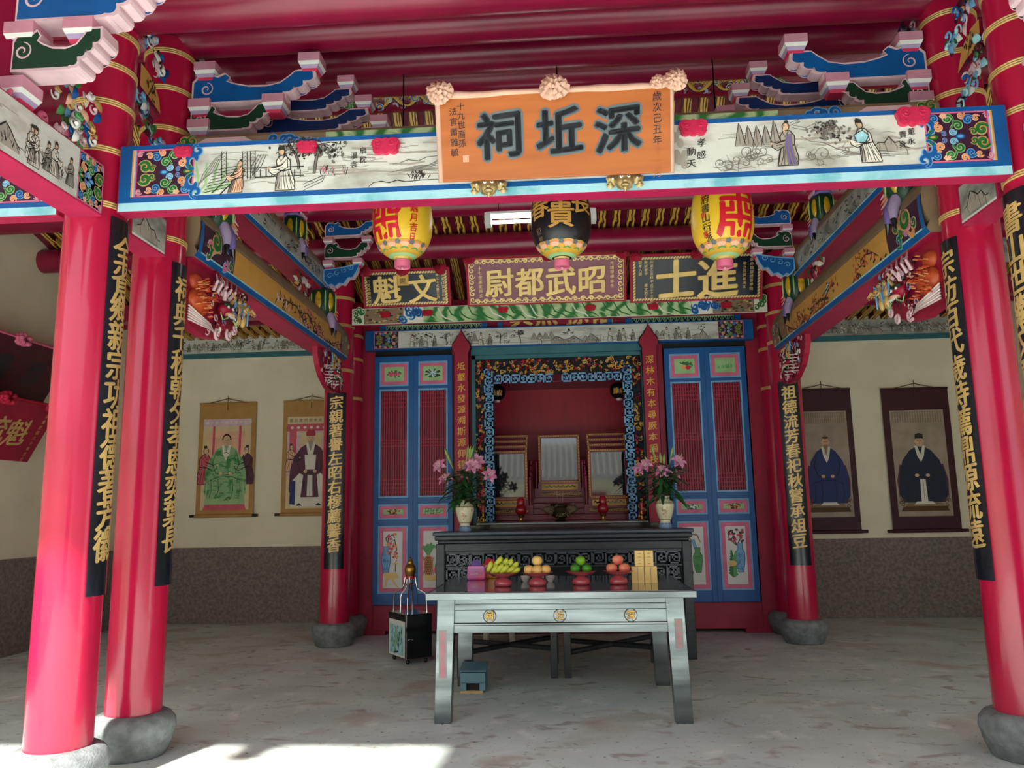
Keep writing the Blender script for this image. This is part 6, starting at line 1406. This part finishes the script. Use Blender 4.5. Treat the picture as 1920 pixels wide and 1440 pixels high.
# ================================================================ GOLD-PAPER BURNER AT LEFT
t = thing('incense_cabinet', 'black steel cabinet on casters with a tile picture and a brass finial on chrome rods', 'cabinet', (-1.63, 8.7, 0))
A, B, C_ = Vector((-1.667, 8.33, 0)), Vector((-1.925, 8.70, 0)), Vector((-1.385, 8.60, 0)); e1 = (B-A); e2 = (C_-A); w1, w2 = e1.length, e2.length; e1.normalize(); e2.normalize(); e2 = (e2-e1*e1.dot(e2)).normalized(); w2 = .30
def cf(u, v, h): p = A+e1*u+e2*h; return (p.x, p.y, v)
m = MB(); m.obox(cf, 0, w1, .06, .50, 0, w2, 'darksteel'); m.build('body', t, bev=.006)
nrm = -e2; lf = lambda u, v, h: tuple(B-e1*u+nrm*h+Vector((0, 0, v)))      # left face seen from outside
c = CV(lf, base=.002); c.rect(.02, .07, w1-.01, .43, 'white', 0); c.rect(.05, .09, w1-.05, .38, 'skyblue', 1); random.seed(2)
for i in range(60): u, v = rr(.07, w1-.07), rr(.1, .36); c.stroke([(u, v), (u+rr(-.03, .03), v+rr(.02, .06))], .012, random.choice(('teal', 'greenmid', 'greenlight', 'greendark', 'teal')), 2)
c.stroke([(w1*.5-.05, .12), (w1*.5, .25), (w1*.5+.01, .33)], .05, 'greenlight', 3); c.oval(w1*.5, .345, .015, .02, 'skin', 4); c.stroke([(w1*.5-.06, .1), (w1*.5+.06, .12)], .02, 'black', 3); c.build('tile_picture', t)
rf_ = lambda u, v, h: tuple(A+e2*u-e1*h+Vector((0, 0, v)))
m = MB(); m.tube([rf_(.02, .25, .01), rf_(.05, .26, .02), rf_(.07, .25, .02)], .008, 'chrome', 6); m.obox(rf_, .0, .012, .06, .5, 0, .008, 'chrome'); m.build('latch', t)
for u in (.05, w1-.05):
    for h in (.05, w2-.05): m = MB(); x, y, _ = cf(u, 0, h); m.ball((x, y, .025), (.022, .022, .025), 'black', 10, 6); m.tube([(x, y, .04), (x, y, .065)], .01, 'chrome', 6); m.build('caster', t)
cx, cy, _ = cf(w1/2, 0, w2/2)
m = MB()
for u in (.04, w1/2, w1-.04):
    for h in (.04, w2-.04):
        if u == w1/2 and h > .1: continue
        p = Vector(cf(u, .5, h)); q = Vector((cx, cy, 0)); k = lambda f, z: (p.x+(q.x-p.x)*f, p.y+(q.y-p.y)*f, z); m.tube([p, k(.02, .66), k(.12, .70), k(.55, .74), k(.66, .80), k(.7, .86)], .009, 'chrome', 8)
m.ring((cx, cy, .79), .075, .007, 'chrome', 24); m.build('chrome_rods', t)
m = MB(); m.lathe([(.05, .84), (.055, .86), (.05, .875)], (cx, cy, 0), 'candlered', 20); m.lathe([(.045, .875, 'brass'), (.05, .89, 'brass'), (.06, .92, 'brass'), (.062, .95, 'brass'), (.045, .985, 'brass'), (.03, .995, 'brass'), (.036, 1.01, 'brass'), (.028, 1.03, 'brass'), (.014, 1.04, 'brass'), (.018, 1.055, 'brass'), (.0, 1.07, 'brass')], (cx, cy, 0), 'brass', 24); m.build('brass_finial', t)
# small teal box
t = thing('wooden_box', 'small teal painted wooden box with a sloped lid on the floor under the steel table', 'box', (-.83, 7.17, 0)); x0, x1, ya, yb = -.94, -.725, 7.08, 7.28
m = MB(); m.box(x0, x0+.05, ya, yb, .02, .09, 'tealbox'); m.box(x1-.05, x1, ya, yb, .02, .09, 'tealbox'); m.hexa([(x0, ya, .08), (x1, ya, .08), (x1, yb, .08), (x0, yb, .08)], [(x0, ya, .165), (x1, ya, .165), (x1, yb, .2), (x0, yb, .2)], 'tealbox'); m.box(x0+.05, x1-.05, ya+.04, yb, .02, .09, 'void'); m.build('body', t, bev=.003)
m = MB(); m.hexa([(x0-.005, ya-.01, .175), (x1+.01, ya-.01, .175), (x1+.01, yb, .21), (x0-.005, yb, .21)], [(x0-.005, ya-.01, .187), (x1+.01, ya-.01, .187), (x1+.01, yb, .225), (x0-.005, yb, .225)], 'tealbox'); m.build('lid', t, bev=.003)
m = MB(); m.box(x0, x1-.02, ya-.01, yb-.05, 0, .02, 'wood'); m.build('base_board', t)

# ================================================================ HANGING SCROLLS
def scroll(label, px0, px1, pyb, pyt, silk, paper, art, wrap):
    Y = 11.66; x0, z0 = PX(px0, pyb, Y); x1 = PX(px1, pyb, Y)[0]; z1 = PX((px0+px1)/2, pyt, Y)[1]; w, h = x1-x0, z1-z0
    t = thing('hanging_scroll', label, 'scroll painting', ((x0+x1)/2, Y, z0)); fn = front(Y)
    m = MB(); m.obox(fn, x0, x1, z0, z1, 0, .006, silk); m.build('mount', t)
    m = MB(); m.tube([fn(x0-.08, z0, .016), fn(x1+.08, z0, .016)], .022, 'black' if silk == 'scrollgold' else silk, 10); m.tube([fn(x0, z0, .016), fn(x1, z0, .016)], .026, silk, 10); m.build('roller', t)
    m = MB(); mx = (x0+x1)/2; m.tube([fn(x0, z1, .014), fn(x1, z1, .014)], .014, silk, 8); m.tube([fn(mx-.3, z1+.005, .02), fn(mx-.05, z1+.06, .02), fn(mx, z1+.075, .02), fn(mx+.05, z1+.06, .02), fn(mx+.3, z1+.005, .02)], .006, 'stem', 5); m.tube([fn(mx, z1-.1, .02), fn(mx, z1+.12, .02)], .006, 'stem', 5); m.build('hanging_cord', t)
    a, b = (x0+.08*w, z0+.05*h) if wrap == 'gold' else (x0+.1*w, z0+.1*h); c1, d = (x1-.08*w, z1-.14*h) if wrap == 'gold' else (x1-.1*w, z1-.155*h)
    c = CV(fn, base=.007); c.rect(a, b, c1, d, paper, 0); art(c, a, b, c1-a, d-b); c.build('painting', t)
def seated(c, a, b, w, h, robe, collar, hat, beard, belt, base):
    X = lambda u: a+w*u; V = lambda v: b+h*v
    S = lambda pts, k, l: c.poly([(X(u), V(v)) for u, v in pts], k, l)
    Lr = lambda pts, wd, k, l: c.stroke([(X(u), V(v)) for u, v in pts], wd, k, l)
    S([(.06, .2), (.08, .42), (.16, .56), (.3, .66), (.42, .70), (.58, .70), (.7, .66), (.84, .56), (.92, .42), (.94, .2), (.88, .12), (.12, .12)], robe, 3)
    S([(.12, .12), (.14, .30), (.35, .36), (.65, .36), (.86, .30), (.88, .12)], robe, 4)
    for u in (.2, .35, .65, .8): Lr([(u, .34), (u+.02, .22), (u-.02, .13)], .008, 'ink', 5)
    Lr([(.14, .31), (.35, .36), (.65, .36), (.86, .31)], .01, 'ink', 5); Lr([(.28, .62), (.22, .5), (.3, .4), (.5, .38)], .01, 'ink', 5); Lr([(.72, .62), (.78, .5), (.7, .4), (.5, .38)], .01, 'ink', 5)
    S([(.40, .71), (.44, .6), (.5, .54), (.56, .6), (.6, .71), (.55, .71), (.5, .62), (.45, .71)], collar, 5)
    c.oval(X(.5), V(.755), w*.075, h*.05, 'skin', 5); 
    for e in (-1, 1): c.oval(X(.5+e*.028), V(.765), w*.012, h*.005, 'ink', 6, n=8); c.oval(X(.5+e*.08), V(.755), w*.014, h*.013, 'skin', 5, n=8)
    Lr([(.5, .765), (.507, .75), (.495, .747)], .005, 'stem', 6); Lr([(.48, .733), (.52, .733)], .006, 'redbright', 6)
    if beard: S([(.45, .735), (.47, .66), (.5, .635), (.53, .66), (.55, .735), (.5, .725)], 'ochrebrown' if beard == 1 else 'inkpale', 6)
    if hat == 'square': S([(.42, .785), (.43, .83), (.5, .845), (.57, .83), (.58, .785)], 'black', 6)
    elif hat == 'crown': S([(.41, .785), (.40, .82), (.44, .86), (.5, .85), (.56, .86), (.6, .82), (.59, .785)], 'redbright', 6)
    elif hat == 'band': c.stroke([(X(.5+.085*cos(q)), V(.765+.06*sin(q))) for q in [pi*i/8 for i in range(9)]], w*.03, 'black', 6)
    else: c.oval(X(.5), V(.805), w*.07, h*.014, 'stem', 6); c.oval(X(.5), V(.825), w*.03, h*.012, 'ochrebrown', 6)
    if belt: S([(.45, .36), (.44, .13), (.56, .13), (.55, .36)], belt, 5); Lr([(.5, .36), (.5, .14)], .006, 'ink', 6)
    c.oval(X(.4), V(.4), w*.04, h*.018, 'skin', 6, n=8); c.oval(X(.6), V(.4), w*.04, h*.018, 'skin', 6, n=8)
    base(S, Lr)
def side_people(c, a, b, w, h):
    for u, k in ((.08, 'robepink'), (.92, 'robepurple')): ink_figure(c, a+w*u, b+h*.28, h*.42, k, hat=False, f=1 if u < .5 else -1)
def art_green(c, a, b, w, h):
    random.seed(3); c.rect(a+.12*w, b+.5*h, a+.88*w, b+.86*h, 'peach', 1); c.frame(a+.2*w, b+.45*h, a+.8*w, b+.95*h, .05*w, 'robepink', 1); side_people(c, a, b, w, h); c.rect(a, b+.92*h, a+w, b+h, 'pinkpale', 1); c.text('蕭氏歷代祖考妣神位像', a+.08*w, b+.96*h, .055, 'white', 2, .01, .074)
    def base(S, Lr):
        S([(.05, 0), (.1, .08), (.9, .08), (.95, 0)], 'robepink', 2); S([(.08, .06), (.12, .3), (.88, .3), (.92, .06)], 'greenlight', 4.5)
        for i in range(46):
            u, v = rr(.15, .85), rr(.1, .62); 
            if abs(u-.5)*1.2+v < .9: Lr([(u-.05, v), (u, v+.008), (u+.05, v-.004)], .014, 'greenmid' if i % 3 else 'green', 5.5)
    seated(c, a, b, w, h, 'robegreen', 'offwhite', 'band', 0, None, base)
def art_purple(c, a, b, w, h):
    random.seed(4); c.rect(a, b+.35*h, a+w, b+.92*h, 'pinkpale', 1); c.rect(a, b+.84*h, a+w, b+.92*h, 'robepink', 2); c.rect(a+.05*w, b+.6*h, a+.2*w, b+.84*h, 'robepink', 2); c.rect(a+.8*w, b+.6*h, a+.95*w, b+.84*h, 'robepink', 2); c.rect(a+.28*w, b+.5*h, a+.72*w, b+.82*h, 'scrollpaper', 2)
    for i in range(7): c.oval(a+w*(.1+.135*i), b+.88*h, .025, .02, 'offwhite', 3)
    ink_figure(c, a+.1*w, b+.4*h, h*.3, 'peach', hat=False); c.text('蕭氏歷代祖考妣神位像', a+.08*w, b+.96*h, .055, 'inkgrey', 2, .01, .074)
    def base(S, Lr):
        S([(.1, .02), (.15, .13), (.85, .13), (.9, .02)], 'offwhite', 2); S([(.18, .1), (.13, .3), (.28, .38), (.36, .36), (.3, .06)], 'offwhite', 5); S([(.82, .1), (.87, .3), (.72, .38), (.64, .36), (.7, .06)], 'offwhite', 5); S([(.08, .05), (.1, .3), (.2, .3), (.2, .04)], 'scrollblue', 5); S([(.38, .58), (.40, .42), (.6, .42), (.62, .58)], 'offwhite', 5)
        for u in (.3, .7): S([(u-.08, .03), (u-.02, .06), (u+.06, .03)], 'ink', 6)
    seated(c, a, b, w, h, 'robepurple', 'offwhite', 'crown', 2, 'offwhite', base)
def art_blue(robe, hat, beard, belt):
    def f(c, a, b, w, h):
        random.seed(5)
        for i in range(20): c.text('維先祖考諱積德'[:7], a+.05*w+.047*w*i, b+.98*h, .022, 'stem', 1, 0, .022*1.05, True)
        def base(S, Lr):
            S([(.06, .03), (.1, .08), (.9, .08), (.94, .03)], 'stem', 2); S([(.14, .08), (.2, .12), (.8, .12), (.86, .08)], 'ochrebrown', 3); S([(.3, .1), (.36, .13), (.64, .13), (.7, .1)], 'offwhite', 5)
            for e in (-1, 1): S([(.5+e*.45, .15), (.5+e*.47, .35), (.5+e*.4, .52), (.5+e*.34, .5), (.5+e*.4, .3)], 'robepurple', 2); 
            for i in range(8): c.curl(a+w*(.1+.8*(i % 2)+rr(-.04, .04)), b+h*rr(.1, .16), .03, rr(0, 6), 1.2, 'stem', .012, 5)
        seated(c, a, b+.02*h, w, h*.9, robe, 'offwhite', hat, beard, belt, base)
    return f
scroll('gold-mounted scroll portrait of a figure in a green robe, leftmost on the left back wall', 366, 474, 968, 757, 'scrollgold', 'scrollpaper', art_green, 'gold')
scroll('gold-mounted scroll portrait of a figure in a purple robe, partly behind the rear left column', 526, 634, 965, 752, 'scrollgold', 'scrollpaper', art_purple, 'gold')
scroll('maroon-mounted scroll of a bearded figure in bright blue, beside the rear right column', 1505, 1616, 998, 730, 'maroonsilk', 'paperbrown', art_blue('scrollblue', 'topknot', 1, None), 'maroon')
scroll('maroon-mounted scroll of a black-capped figure in a dark blue robe, rightmost one', 1675, 1804, 996, 728, 'maroonsilk', 'paperbrown', art_blue('scrollnavy', 'square', 0, 'offwhite'), 'maroon')

# ================================================================ PLAQUES ON THE LEFT SIDE WALL
def wall_plaque(label, z0, hgt, y0, y1, board, ink, tx, small, rc):
    ln = .5; X0 = -6.36
    fn = lambda u, v, h: (X0+(v)*sin(ln)+h*cos(ln), u, z0+v*cos(ln)-h*sin(ln))
    t = thing('name_plaque', label, 'plaque', (X0, (y0+y1)/2, z0)); m = MB(); m.obox(fn, y0, y1, 0, hgt, 0, .04, board); m.build('plaque_board', t, bev=.006)
    c = CV(fn, base=.041); n = len(tx)
    for i, ch in enumerate(tx): c.text(ch, y1-.45-(y1-y0-.75)*(n-1-i)/max(1, n-1), hgt*.48, hgt*.5, ink, 1, .02)
    c.text(small, y1-.13, hgt*.82, .055, 'paleg' if ink != 'letterdark' else 'ink', 1, 0, .07, True); c.build('lettering', t)
    m = MB(); random.seed(3)
    for u in (y0+.1, (y0+y1)/2, y1-.13):
        p = Vector(fn(u, hgt, .04))
        for i in range(22): a = rr(0, 6); m.ball((p.x+rr(-.02, .05), p.y+.08*cos(a), p.z+.05*sin(a)), (.03, .035, .03), rc, 7, 5)
        m.build('cloth_rosette', t); m = MB()
    m.tube([fn(y0, hgt+.01, .02), fn(y1, hgt+.01, .02)], .018, rc, 7); m.build('cloth_edging', t)
    m = MB()
    for u in (y0+.2, y1-.2): m.tube([fn(u, hgt*.9, 0), (-6.395, u, z0+hgt*1.05)], .008, 'black', 5); m.tube([fn(u, .02, 0), (-6.4, u, z0-.0)], .012, 'black', 5)
    m.build('hanger', t)
wall_plaque('dark brown-red plaque tilted on the left side wall, upper one', 2.96, .66, 7.4, 9.2, 'maroon', 'letterdark', '詩書源', '乙未年', 'pinkdeep')
wall_plaque('bright red plaque tilted on the left side wall, below the brown one', 2.22, .72, 7.2, 9.0, 'redmatte', 'gold', '世德流魁', '中華民國六十年吉旦', 'redcloth')
# painted friezes on the back walls
for w, a, b, z0, z1, k, sd_ in (('left', -6.35, -2.9, 3.95, 4.27, 'inkwash', 31), ('right', 2.9, 6.2, 3.93, 4.24, 'inkwashgrey', 32)):
    t = thing('painted_frieze', 'long ink-painted frieze over a teal strip at the top of the %s back wall' % w, 'frieze', ((a+b)/2, 11.68, z0)); m = MB(); m.box(a, b, 11.66, 11.7, z0, z1, 'teal'); m.build('board', t)
    c = CV(front(11.66)); c.rect(a, z0+.075, b, z1, k, 0); c.rect(a, z0, b, z0+.075, 'teal', 0); ink_scene(c, a+.1, z0+.09, b-.1, z1-.02, 18, sd_); c.build('ink_painting', t)
m = MB(); m.box(3.0, 6.2, 9.42, 9.46, 4.36, 4.72, 'inkwashgrey'); o = tag(m.build('painted_board'), 'grey painted board under the rear purlin of the right bay', 'board')
# tie beams across the side bays and rear bay beams
for w, a, b in (('left', -6.4, -2.98), ('right', 2.88, 6.3)):
    m = MB(); m.box(a, b, 9.56, 9.74, 4.02, 4.24, 'redbeam'); tag(m.build('tie_beam', bev=.01), 'plain red tie beam across the %s side bay from the rear column' % w, 'beam')
